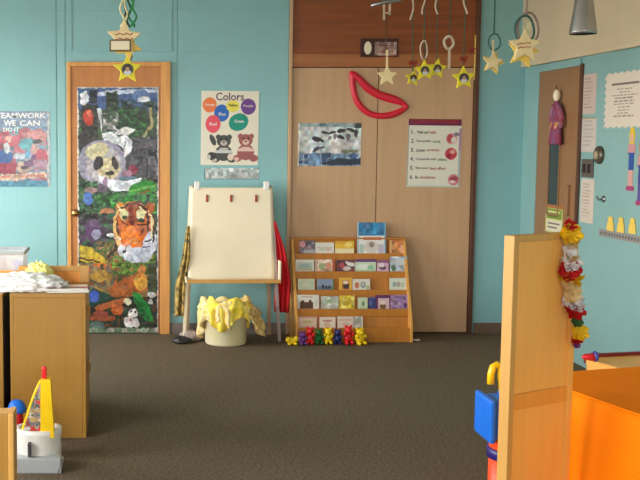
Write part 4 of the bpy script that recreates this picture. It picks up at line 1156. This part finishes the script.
tag(grid_cloth('drawing_paper', 24, 30, pap, M['cream_paper'], .0015, None, es.location), 'large sheet of white paper clipped to the easel, curling at the bottom', 'paper')
for px in (207, 231, 256):
    MB().box(-.009, .009, -.014, -.004, -.03, .024, .003).build('clip', M['clip_red'], es, False, E(px, 198))
for px in (197, 266.5):
    MB().box(-.02, .02, -.015, .03, -.03, .035, .006).build('cap', M['white_plastic'], es, False, E(px, 186))
# tray with raised wings
t0, t1 = E(186.5, 280.0), E(279.5, 280.0)
b = MB(); b.box(t0.x, t1.x, t0.y - .055, t0.y + .012, t0.z - .012, t0.z + .002, .003); b.box(t0.x, t1.x, t0.y - .067, t0.y - .055, t0.z - .016, t0.z + .012, .003)
b.build('tray', M['maple_edge'], es)
for x, hh in ((t0.x, .03), (t1.x, .15)):
    b = MB(); b.box(x - .012, x + .002, t0.y - .066, t0.y + .01, t0.z - .016, t0.z + hh, .003); b.build('tray_wing', M['cream_paper'], es)


# aprons hanging on the easel
def apron(pts_l, pts_r, y, m, name, label, folds, amp):
    n = len(pts_l) - 1

    def fn(u, v):
        q = v * n; i = min(int(q), n - 1); f_ = q - i
        l = Vector((*pts_l[i], 0)).lerp(Vector((*pts_l[i + 1], 0)), f_); r = Vector((*pts_r[i], 0)).lerp(Vector((*pts_r[i + 1], 0)), f_)
        p = l.lerp(r, u); w_ = on_y(p.x, p.y, y)
        w_.y += amp * math.sin(u * folds * 2 * PI + v * 1.5) * (.25 + .75 * v) - .03 * v
        return w_
    return tag(grid_cloth(name, 28, 30, fn, m, .005), label, 'apron')


apron([(273.5, 221), (274, 250), (274.5, 285), (274, 311)], [(275, 221), (285, 250), (291, 282), (288.5, 312)], EY0 + .10, M['red_cloth'], 'red_apron', 'red cloth apron hanging from the right side of the easel', 3, .022)
apron([(187, 226), (182, 258), (175.5, 285), (174, 315)], [(190, 226), (190, 258), (187, 285), (186, 316)], EY0 + .06, M['apron'], 'patterned_apron', 'dark patterned apron hanging from the left side of the easel', 2.2, .02)

# crumpled grey cloth and dark shoe-like bundle at the left foot
c = on_z(190, 340, 0)
o = MB().ball((0, 0, .035), 1, (.085, .06, .05), 24).build('cloth_bundle', M['grey_cloth'], None, True, (c.x, c.y - .02, 0)); rough_up(o, .018, 22); tag(o, 'crumpled grey cloth on the carpet at the left foot of the easel', 'cloth')
for v in o.data.vertices: v.co.z = max(v.co.z, .001)
c = on_z(181.5, 341.5, 0)
o = MB().ball((0, 0, .02), 1, (.075, .05, .03), 20).build('dark_cloth', M['dark'], None, True, (c.x, c.y - .06, 0)); rough_up(o, .012, 25, 3); tag(o, 'small black cloth on the carpet in front of the grey cloth', 'cloth')
for v in o.data.vertices: v.co.z = max(v.co.z, .001)

# ------------------------------------------------------------------ tub of yellow clothes
fr = on_z(225, 347, 0); R0 = on_y(246.5, 340, fr.y + .16).x - on_y(226, 340, fr.y + .16).x
ty = fr.y + R0; tx = on_y(225.5, 340, ty).x
zt_ = on_y(225, 306, ty).z; R1 = on_y(249.5, 310, ty).x - on_y(225.5, 310, ty).x
tubo = thing('laundry_tub', (tx, ty, 0), 'round cream plastic tub of yellow clothes on the carpet below the easel', 'tub')
MB().lathe([(0, 0), (R0 * .96, 0), (R0, .012), (R1 * .97, zt_ - .03), (R1 * 1.03, zt_ - .028), (R1 * 1.04, zt_), (R1 * .97, zt_), (R1 * .93, zt_ - .03), (R0 * .94, .016), (0, .014)], n=48).build('bowl', M['tub_cream'], tubo, True)
for sg in (-1, 1):
    MB().box(sg * R1 * 1.06 - .02, sg * R1 * 1.06 + .02, -.05, .05, zt_ - .018, zt_ - .004, .004).build('handle', M['tub_cream'], tubo)


def drape(a0, a1, hang, m, name, label, seed, inner=.75, puff=.04, lift=.012, cat='cloth', flare=0.0):
    def fn(u, v):
        an = a0 + (a1 - a0) * u
        rim = R1 * 1.07
        if v < .45:
            q = v / .45; r = R1 * inner * (1 - q) + rim * q * 1.0; z = zt_ + lift + puff * math.sin(q * PI) * (.8 + .4 * math.sin(an * 5 + seed)) + .012 * (1 - q)
        else:
            q = (v - .45) / .55; hg = hang * (.75 + .35 * math.sin(an * 4 + seed * 2))
            z = zt_ + lift - hg * q; r = rim + .014 * math.sin(an * 17 + seed) * (.4 + q) + .008 - (R1 - R0) * .6 * q * min(1, hg / zt_)
        n_ = mnoise.noise(Vector((an * 4, v * 5, seed)))
        r += .016 * n_ + flare * max(0, v - .45); z += .016 * mnoise.noise(Vector((an * 5, v * 6, seed + 9)))
        return Vector((r * math.cos(an), r * math.sin(an), max(z, .01)))
    o = grid_cloth(name, 64, 32, fn, m, .006, None, (tx, ty, 0))
    return tag(o, label, cat, 'clothes in the tub')


def heap(u, v):
    an = 2 * PI * u; r = R1 * .86 * v
    z = zt_ - .02 + .075 * (1 - v * v) + .035 * mnoise.noise(Vector((r * math.cos(an) * 14, r * math.sin(an) * 14, 2.2)))
    return Vector((r * math.cos(an), r * math.sin(an), z))


tag(grid_cloth('heaped_cloth', 60, 18, heap, M['cream_cloth'], .008, None, (tx, ty, 0)), 'pale cream cloth heaped in the middle of the cream tub', 'cloth', 'clothes in the tub')
drape(-2.5, -.45, .165, M['yellow_cloth'], 'yellow_dress', 'bright yellow cloth spilling over the front of the cream tub', 1.3, puff=.05, lift=.016)
drape(-3.6, -2.2, .23, M['cream_cloth'], 'cream_lace', 'cream lace cloth draped over the left of the cream tub', 4.1, puff=.045)
drape(-.85, .75, .2, M['mustard_cloth'], 'mustard_lace', 'mustard lace cloth draped over the right of the cream tub', 7.7, puff=.05, flare=.16)
drape(-2.05, -1.45, .24, M['cream_cloth'], 'lace_collar', 'narrow cream lace hanging down the front of the cream tub', 2.9, puff=.03, lift=.02)

# ------------------------------------------------------------------ left cabinets
CY = on_z(50, 438, 0).y
x1 = on_y(86, 370, CY).x; x0 = on_y(10.5, 370, CY).x
zc = on_y(60, 294, CY).z; dep = .42
cb = thing('toy_cabinet', ((x0 + x1) / 2, CY, 0), 'maple cabinet with a raised back rim in front of the panda door', 'cabinet')
hw = (x1 - x0) / 2
MB().box(-hw + .018, hw - .018, 0, .018, .0, zc - .02, .002).build('front_panel', M['maple'], cb)
for sg in (-1, 1): MB().box(sg * hw - (.018 if sg > 0 else 0), sg * hw + (.018 if sg < 0 else 0), 0, dep, 0, zc - .02, .003).build('side_panel', M['maple'], cb)
MB().box(-hw, hw, -.004, dep, zc - .02, zc, .003).build('top_panel', M['maple'], cb)
MB().box(-hw + .018, hw - .018, dep - .016, dep, 0, zc - .02).build('back_panel', M['maple'], cb)
zr_ = on_y(60, 265.5, CY + dep).z
b = MB(); b.box(-hw, -hw + .05, dep - .022, dep, zc, zr_, .003); b.box(hw - .05, hw, dep - .022, dep, zc, zr_, .003); b.box(-hw + .05, hw - .05, dep - .022, dep, zr_ - .03, zr_, .003)
b.build('rim_frame', M['maple_edge'], cb)
MB().box(-hw + .05, hw - .05, dep - .014, dep - .004, zc, zr_ - .03).build('rim_panel', M['birch_dark'], cb)
for z in (zc * .82, zc * .42):
    b = MB(); b.box(hw, hw + .012, .12, .15, z, z + .05, .002); b.lathe([(.006, 0), (.006, .05)], c=(hw + .012, .135, z), n=10); b.build('hinge', M['brass'], cb)

xb = on_y(3.2, 370, CY).x
nb_ = thing('neighbour_cabinet', (xb - .6, CY, 0), 'maple cabinet at the left edge beside a dark gap', 'cabinet')
b = MB(); b.box(-.6, .6, 0, .018, 0, zc - .02, .002); b.build('front_panel', M['maple'], nb_)
for sg in (-1, 1): MB().box(sg * .6 - (.018 if sg > 0 else 0), sg * .6 + (.018 if sg < 0 else 0), .018, .9, 0, zc - .02, .002).build('side_panel', M['gap'] if sg > 0 else M['maple'], nb_)  # side facing the gap coloured dark grey for the shadow in the slit
MB().box(-.6, .6, -.004, .9, zc - .02, zc, .003).build('top_panel', M['maple'], nb_)
MB().box(-.58, .58, .884, .9, 0, zc - .02).build('back_panel', M['maple'], nb_)

# items on top of them
a, b_ = on_z(44, 295, zc), on_z(85, 295, zc)
mg_lab = ['white magazine lowest of the pile on the maple cabinet', 'blue and red magazine in the middle of the pile on the cabinet', 'white and pink magazine on top of the pile on the cabinet']
mg_art = [[('noise', 0, 0, 1, 1, .2, 3, [(226, 222, 214), (200, 196, 190), (180, 170, 166)])],
          [('noise', 0, 0, 1, 1, .2, 4, [(70, 90, 110), (40, 50, 60), (160, 60, 50), (200, 190, 180)])],
          [('r', 0, 0, 1, .35, (230, 206, 200)), ('noise', 0, .5, 1, 1, .15, 6, [(60, 70, 84), (170, 60, 60), (200, 200, 200)])]]
for i in range(3):
    o = sheet('magazine', .21, .15, (0, 0, 1, 1), (226, 222, 214), mg_art[i], M['print_semi'], (34, 24), .006, None, ((a.x + b_.x) / 2 + (.0, .012, -.006)[i] + .01, CY + .11, zc + .0072 + i * .0068))
    o.rotation_euler = (-PI / 2, 0, (.05, -.08, .06)[i]); tag(o, mg_lab[i], 'magazine', 'magazines on the cabinet')


def crumple(name, c, rx, ry, rz, m, label, cat, seed, amp=.03, sc=9):
    t = bmesh.new(); bmesh.ops.create_icosphere(t, subdivisions=5, radius=1.0)
    for v in t.verts:
        d = v.co.normalized(); n_ = mnoise.fractal(d * sc * .35 + Vector((seed, 0, 0)), 1.0, 2.0, 4); n2 = abs(mnoise.noise(d * sc * .6 + Vector((0, seed, 0))))
        k_ = 1 + amp * 8 * n_ - amp * 9 * n2
        v.co = Vector((d.x * rx * k_, d.y * ry * k_, max(d.z * rz * k_, -rz * .55)))
    lo = min(v.co.z for v in t.verts)
    for v in t.verts: v.co.z -= lo
    me = bpy.data.meshes.new(name); t.to_mesh(me); t.free(); me.materials.append(m)
    for p in me.polygons: p.use_smooth = True
    return tag(link(name, me, None, c), label, cat)


p = on_z(20, 297, zc); crumple('plastic_bag', (p.x - .01, CY + .12, zc + .002), .215, .105, .06, M['bag'], 'crumpled white plastic bag lying across the two left cabinets', 'bag', 2.0)
p = on_y(40, 275, CY + .30); crumple('tissue_paper', (p.x - .004, CY + .31, zc + .002), .08, .07, .078, M['yellow_tissue'], 'crumpled pale yellow tissue paper behind the white bag', 'tissue paper', 5.0, .035)

# clear tub of toys and orange tray on the neighbouring cabinet
p = on_y(10, 262, CY + .6); zt2 = on_y(10, 250.5, CY + .6).z
bx0, bx1 = on_y(-20, 262, CY + .6).x, on_y(24.5, 262, CY + .6).x
bn = thing('storage_bin', ((bx0 + bx1) / 2, CY + .66, zc + .001), 'clear plastic bin of small toys on the left cabinet', 'bin')
hb_ = (bx1 - bx0) / 2; H = zt2 - zc
b = MB(); t_ = .004
b.box(-hb_, hb_, -.13, .13, 0, t_); b.box(-hb_, -hb_ + t_, -.13, .13, t_, H); b.box(hb_ - t_, hb_, -.13, .13, t_, H); b.box(-hb_ + t_, hb_ - t_, -.13, -.13 + t_, t_, H); b.box(-hb_ + t_, hb_ - t_, .13 - t_, .13, t_, H)
b.build('tub', M['clear'], bn)
b = MB(); b.box(-hb_ - .008, hb_ + .008, -.138, -.128, H - .018, H, .003); b.box(-hb_ - .008, hb_ + .008, .128, .138, H - .018, H, .003); b.box(hb_, hb_ + .01, -.128, .128, H - .018, H, .003); b.box(-hb_ - .01, -hb_, -.128, .128, H - .018, H, .003)
b.build('rim', M['grey_plastic'], bn)
cols = [('orange_plastic', 'orange'), ('blue_plastic', 'blue'), ('white_plastic', 'white'), ('fig_purple', 'purple'), ('grey_plastic', 'grey'), ('navy_plastic', 'navy')]
for i in range(12):
    m, cn = cols[(i * 5 + i // 6) % 6]; x = -hb_ + .04 + (i % 6) * (2 * hb_ - .08) / 5; y = -.06 + .1 * (i // 6)
    t = MB(); t.box(-.022, .022, -.02, .02, 0, .06 + .012 * (i % 3), .006)
    for sx in (-.011, .011): t.lathe([(.007, .0), (.007, .01)], c=(sx, 0, .059 + .012 * (i % 3)), n=10)
    o = t.build('toy_block', M[m], None, False, bn.location + Vector((x, y, .005)), .2 * math.sin(i * 2.2))
    tag(o, '%s toy block in the clear bin, %s row' % (cn, 'front' if i < 6 else 'back'), 'toy block', 'toy blocks in the clear bin')
p = on_y(6, 276, CY + .40)
tr = thing('wooden_tray', (p.x - .07, CY + .42, zc + .001), 'shallow orange wooden tray in front of the clear bin', 'tray')
b = MB(); b.box(-.14, .14, -.1, .1, 0, .01, .002); b.build('tray_base', M['birch'], tr)
b = MB(); b.box(-.14, .14, -.1, -.09, .01, .05, .002); b.box(-.14, .14, .09, .1, .01, .05, .002); b.box(.13, .14, -.09, .09, .01, .05); b.box(-.14, -.13, -.09, .09, .01, .05); b.build('tray_rim', M['birch'], tr)

# near shelf end at the lower left corner
NY = 3.62
nx = on_y(14, 440, NY).x; nz = on_y(6, 407.5, NY + .1).z
ns = thing('low_shelf', (nx - .3, NY, 0), 'end of a low maple shelf in the lower left corner, nearest the camera', 'shelf')
MB().box(-.3, .278, 0, .02, 0, nz - .0, .003).build('end_panel', M['maple'], ns)
MB().box(  .278, .30, -.004, .1, 0, nz + .004, .004).build('corner_post', M['maple_edge'], ns)
MB().box(-.3, .278, .02, .1, nz - .02, nz - .001, .002).build('top_panel', M['maple_edge'], ns)
MB().box(-.3, .278, .08, .1, 0, nz - .02).build('back_panel', M['maple'], ns)

# toy tower playset on the floor
TYY = 4.42
P = lambda px, py, dy=0.0: on_y(px, py, TYY + dy)
o0 = P(37, 470); k = (P(38, 450) - P(37, 450)).x
zf = P(37, 484).z
pt = thing('toy_playset', (o0.x, TYY + .1, 0), 'white and yellow toy tower playset with a red tip beside the maple cabinet', 'toy')
lz = lambda py: P(37, py).z
lx = lambda px: P(px, 450).x - o0.x
b = MB()
b.lathe([(.0, .0), (23 * k, 0), (23 * k, lz(452)), (22.5 * k, lz(444)), (23.5 * k, lz(438)), (23.5 * k, lz(433)), (19 * k, lz(433)), (18 * k, lz(440)), (0, lz(440))], n=40, mtx=Matrix.Scale(.85, 4, (0, 1, 0)))
b.build('tower_base', M['white_plastic'], pt, True)
MB().box(lx(15), lx(61), -.125, -.06, 0, lz(457), .006).build('step_block', M['grey_plastic'], pt)
MB().box(lx(57), lx(61.5), -.125, .05, 0, lz(466), .006).build('side_block', M['grey_plastic'], pt)
MB().box(lx(28), lx(31), -.118, -.08, lz(456), lz(443), .002).build('door_slot', M['gap'], pt)
zw0, zw1 = lz(440), lz(381)
# yellow wedge: right face plus curved left border; picture panel set in between
MB().prism([(lx(40), zw0), (lx(54), zw0), (lx(50.5), zw1), (lx(40.5), zw1)], -.075, -.02, bev=.003).build('slide_panel', M['yellow_plastic'], pt)
b = MB(); b.tube([Vector((lx(x), -.04, lz(y))) for x, y in ((40, 384), (36, 392), (31, 405), (26, 420), (21, 434), (22, 439), (40, 441))], .007, 8); b.build('panel_edge', M['yellow_plastic'], pt, True)


def tri(x, y): return inside_poly(x, y, [(40.4, 384), (40.4, 440), (21, 437), (27, 419), (34, 399)])


sheet('picture_panel', lx(41) - lx(20), lz(383) - lz(441), (20, 383, 41, 441), (150, 156, 160), [('noise', 20, 383, 41, 441, 4.5, 9, [(96, 120, 130), (170, 176, 180), (190, 60, 50), (130, 140, 150), (70, 90, 90), (206, 200, 190), (180, 150, 90)])],
      M['print_semi'], (46, 110), .006, pt, ((lx(20) + lx(41)) / 2, -.046, (lz(383) + lz(441)) / 2), outline=tri)
b = MB(); b.box(lx(41.3), lx(46.3), -.06, -.035, zw1 - .002, lz(370), .006); b.ball((lx(43.5), -.047, lz(371)), .011, n=12); b.build('tip', M['red_plastic'], pt, False)
# blue and red toy behind it
q = on_y(17, 405, TYY + .33)
kz = (on_y(18, 405, TYY + .33) - on_y(17, 405, TYY + .33)).x
bt = thing('toy_helmet', (q.x, TYY + .33, 0), 'red toy with a blue cap half hidden behind the corner shelf', 'toy')
zz = on_y(17, 409, TYY + .33).z; zt3 = on_y(17, 399.5, TYY + .33).z
MB().lathe([(0, 0), (.045, 0), (.05, .02), (5.5 * kz, zz - .03), (6.5 * kz, zz)], n=28).build('body', M['red_plastic'], bt, True)
MB().lathe([(9.5 * kz, zz - .012), (9.8 * kz, zz), (8 * kz, zz + (zt3 - zz) * .55), (5 * kz, zt3 - .004), (0, zt3)], n=28).build('cap', M['blue_plastic'], bt, True)

# ------------------------------------------------------------------ framed wooden divider on the right with a flower garland
TH = math.radians(28)
PLY = 3.42
pl0 = on_y(508, 400, PLY)
zp = on_y(506, 236, PLY).z
dv = thing('wooden_divider', (pl0.x, PLY, 0), 'tall framed birch divider panel standing at right in front of the orange table', 'divider', rotz=TH)
# width from where its right end is seen
e = on_z(572, 480, 0)
dirx = Vector((math.cos(TH), math.sin(TH), 0)); d = ray(571.5, 400)
tt = (pl0.x * d.y - PLY * d.x) / (dirx.y * d.x - dirx.x * d.y); Wd = tt
st_ = .026
MB().box(0, st_, -.004, .04, 0, zp, .004).build('stile', M['maple_edge'], dv)
MB().box(Wd - st_, Wd, -.004, .04, 0, zp, .004).build('stile', M['birch'], dv)
MB().box(st_, Wd - st_, 0, .036, zp - .024, zp, .003).build('top_rail', M['maple_edge'], dv)
d2 = on_y(510, 396, PLY).z; d3 = on_y(510, 412, PLY).z
MB().box(st_, Wd - st_, 0, .036, d3, d2, .003).build('middle_rail', M['birch_dark'], dv)
MB().box(st_, Wd - st_, 0, .036, .05, .12, .003).build('bottom_rail', M['birch'], dv)
MB().box(st_, Wd - st_, .008, .028, d2, zp - .024).build('upper_panel', M['birch'], dv)
MB().box(st_, Wd - st_, .008, .028, .12, d3).build('lower_panel', M['birch'], dv)
for x in (0.0, Wd - .04): MB().box(x, x + .04, -.12, .16, 0, .03, .004).build('foot', M['birch'], dv)

# garland
gd = thing('flower_garland', dv.location + dirx * (Wd - .02) + Vector((0, 0, zp)), 'artificial flower garland hanging on the right corner of the birch divider', 'garland')
GY = gd.location.y - .045
gl = [(569.5, 226, 'flower_red', 4.5), (570.5, 235, 'flower_yellow', 7.5), (571.5, 246, 'flower_peach', 4.5), (572.5, 241, 'flower_peach', 4.5), (569, 251.5, 'flower_white', 5), (573, 267, 'flower_white', 5.5), (568.5, 283, 'flower_peach', 5), (572.5, 275, 'flower_yellow', 5), (575, 307, 'flower_white', 6), (571, 299, 'flower_yellow', 4), (577, 322, 'leaf_green', 4), (570, 257.5, 'flower_peach', 5), (571, 264, 'flower_white', 7), (569.5, 271.5, 'flower_red', 7.5), (570.5, 279.5, 'flower_yellow', 8), (571.5, 289, 'flower_peach', 6.5), (572, 295, 'flower_peach', 5.5), (573.5, 303, 'flower_white', 7.5), (574.5, 312, 'flower_red', 7), (579, 333, 'flower_yellow', 6), (577, 341, 'flower_red', 4), (576.5, 345.5, 'flower_purple', 2.6)]
kg = (on_y(571, 280, GY) - on_y(570, 280, GY)).x
b = MB(); b.tube([on_y(x, y, GY + .01) - gd.location for x, y, _, _ in gl], .004, 6); b.build('string', M['leaf_green'], gd, True)
b = MB(); b.tube([on_y(569.5, 226, GY + .01) - gd.location, Vector((0, -.01, .012)), Vector((0, .03, .012)), Vector((.0, .055, -.05)), Vector((0, .05, -.25))], .006, 6); b.build('string', M['leaf_green'], gd, True)
for i, (x, y, m, r) in enumerate(gl):
    R_ = r * 1.3 * kg; t = bmesh.new(); nR, nS = 5, 40
    b = MB()
    for lay in range(3):
        t = bmesh.new(); rings = []
        for j in range(nR + 1):
            q = j / nR
            rings.append([t.verts.new((R_ * q * (1 + .16 * math.sin(5 * a_ + lay * 2)) * math.cos(a_), R_ * q * (1 + .16 * math.sin(5 * a_ + lay * 2)) * math.sin(a_),
                                       R_ * (.32 * (lay - 1) + (.3 * q * q) + .14 * q * math.sin(9 * a_ + lay * 1.7 + i)))) for a_ in [2 * PI * s_ / nS for s_ in range(nS)]])
        for A_, B_ in zip(rings, rings[1:]):
            for s_ in range(nS):
                try: t.faces.new((A_[s_], A_[(s_ + 1) % nS], B_[(s_ + 1) % nS], B_[s_]))
                except ValueError: pass
        ex = bmesh.ops.solidify(t, geom=t.faces[:], thickness=.0015)
        b._merge(t)
    c = on_y(x, y, GY)
    o = b.build('flower', M[m], gd, True, c - gd.location); o.rotation_euler = (.75 + .45 * math.sin(i * 2.1), .35 * math.cos(i * 1.7), 0)

# blue and orange toy behind the divider
BY = 3.84
bx = on_y(516, 420, BY); kb = (on_y(500, 420, BY) - on_y(499, 420, BY)).x
tp = thing('toy_pump', (bx.x, BY, 0), 'blue plastic toy head on an orange post behind the birch divider', 'toy')
bz = lambda py: on_y(490, py, BY).z
MB().lathe([(0, 0), (26.5 * kb, 0), (26.5 * kb, .02), (25 * kb, .03), (25 * kb, bz(437)), (0, bz(437))], n=36).build('post', M['orange_plastic'], tp, True)
MB().lathe([(25 * kb, bz(457.5)), (27 * kb, bz(457)), (27 * kb, bz(447.5)), (25 * kb, bz(447))], n=36).build('band', M['navy_plastic'], tp, True)
hz0, hz1 = bz(437.5), bz(395)
b = MB(); b.box(-28 * kb, 24 * kb, -.085, .085, hz0 + .01, hz1 - .01, .018)
b.box(-34 * kb, -28 * kb, -.095, .095, hz0, hz1, .012)
b.box(-14 * kb, 4 * kb, -.06, .06, hz1 - .012, hz1 + .006, .005)
b.build('head', M['blue_plastic'], tp)
MB().box(-23 * kb, -10 * kb, -.089, -.082, bz(427), bz(423), .001).build('slot', M['navy_plastic'], tp)
hk_ = [(490.5, 384), (491, 374), (493, 367), (497, 364.5), (501, 367), (501, 376), (503, 396)]
MB().tube([on_y(x, y, BY) - tp.location for x, y in hk_], .014, 10).build('hook', M['yellow_plastic'], tp, True)

# ------------------------------------------------------------------ table with orange cloth and low bench behind it
TA = math.radians(15); TZ = .55
Cc = Vector((1.60, 4.00, 0))
tl, tw = 1.12, .95
tc_ = thing('orange_tablecloth', tuple(Cc), 'plain orange cloth covering a low table at the right edge', 'tablecloth', rotz=TA)


def cloth(u, v):
    """u runs round the table edge, v from the hem up to the rim"""
    per = 2 * (tl + tw); s_ = u * per
    if s_ < tl: x, y, nx_, ny_ = s_, -tw, 0, -1
    elif s_ < tl + tw: x, y, nx_, ny_ = tl, -tw + (s_ - tl), 1, 0
    elif s_ < 2 * tl + tw: x, y, nx_, ny_ = tl - (s_ - tl - tw), 0, 0, 1
    else: x, y, nx_, ny_ = 0, -(s_ - 2 * tl - tw), -1, 0
    fl_ = (1 - v) ** 1.2 * (.02 + .018 * math.sin(s_ * 11) + .012 * math.sin(s_ * 23 + 1))
    rr_ = .012 * max(0, (v - .93) / .07) ** 2
    return Vector((x + nx_ * (fl_ - rr_), y + ny_ * (fl_ - rr_), TZ * v + .004 * (1 - v)))


grid_cloth('skirt', 300, 26, cloth, M['orange_cloth'], .004, tc_)
MB().box(.008, tl - .008, -tw + .008, -.008, TZ - .006, TZ + .002, .002).build('top_sheet', M['orange_cloth'], tc_)

BA = math.radians(11)
e0 = on_z(586, 357.5, .50); 
bn2 = thing('low_bench', (e0.x, e0.y, 0), 'low honey wooden bench with a dark red back edge behind the orange table', 'bench', rotz=BA)
MB().box(0, .8, -.32, 0, .47, .50, .003).build('top_panel', M['birch'], bn2)
MB().box(.0, .8, -.004, .016, .47, .515, .003).build('back_edge', M['dark_red'], bn2)
for sx in (.0, .77): MB().box(sx, sx + .03, -.32, -.005, 0, .47, .003).build('side_panel', M['birch'], bn2)
# red and blue toy at the end of the bench
c = on_y(592, 358, e0.y - .12)
tm = thing('toy_cone', (c.x, e0.y - .10, .50), 'small red cone toy with a blue end on the low wooden bench', 'toy')
kq = (on_y(593, 358, e0.y) - on_y(592, 358, e0.y)).x
cz = max(c.z - .5, .03)
MB().lathe([(0, -8 * kq), (2 * kq, -7 * kq), (4.6 * kq, 4 * kq), (0, 4 * kq)], n=24, mtx=Matrix.Translation((0, 0, .0242)) @ Matrix.Rotation(PI / 2, 4, 'Y')).build('cone', M['red_plastic'], tm, True)
MB().ball((5 * kq, 0, .0262), 1, (3 * kq, .026, .026), 16).build('ball_end', plain('toy violet', (70, 70, 150), .4), tm, True)

# ------------------------------------------------------------------ daylight
wd = bpy.data.worlds.new('sky'); S.world = wd; wd.use_nodes = True
N = wd.node_tree.nodes; L = wd.node_tree.links; bg = N['Background']
tcn = N.new('ShaderNodeTexCoord'); sx = N.new('ShaderNodeSeparateXYZ'); L.new(tcn.outputs['Generated'], sx.inputs[0])
cr = N.new('ShaderNodeValToRGB'); mr = N.new('ShaderNodeMapRange'); mr.inputs['From Min'].default_value = -1; mr.inputs['From Max'].default_value = 1
L.new(sx.outputs['Z'], mr.inputs['Value']); L.new(mr.outputs['Result'], cr.inputs['Fac'])
el = cr.color_ramp.elements
el[0].position = .40; el[0].color = (.30, .29, .27, 1); el[1].position = .52; el[1].color = (1, .99, .97, 1)
L.new(cr.outputs['Color'], bg.inputs['Color']); bg.inputs['Strength'].default_value = 6.0
for i, (a, c) in enumerate(wins):
    ld = bpy.data.lights.new('window_portal', 'AREA'); ld.shape = 'RECTANGLE'; ld.size = c - a; ld.size_y = WZ1 - WZ0; ld.cycles.is_portal = True
    lo = bpy.data.objects.new('window_portal', ld); COL.objects.link(lo); lo.location = ((a + c) / 2, YF - .09, (WZ0 + WZ1) / 2); lo.rotation_euler = (PI / 2, 0, 0)

for i, (a, c) in enumerate(lwins):
    ld = bpy.data.lights.new('window_portal', 'AREA'); ld.shape = 'RECTANGLE'; ld.size = c - a; ld.size_y = LW1 - LW0; ld.cycles.is_portal = True
    lo = bpy.data.objects.new('window_portal', ld); COL.objects.link(lo); lo.location = (XL - .09, (a + c) / 2, (LW0 + LW1) / 2); lo.rotation_euler = (PI / 2, 0, -PI / 2)

S.view_settings.view_transform = 'Standard'; S.view_settings.look = 'None'; S.view_settings.gamma = 1.0
S.view_settings.use_curve_mapping = False
S.view_settings.exposure = 1.45
S.cycles.max_bounces = 8; S.cycles.diffuse_bounces = 6
S.cycles.use_denoising = True
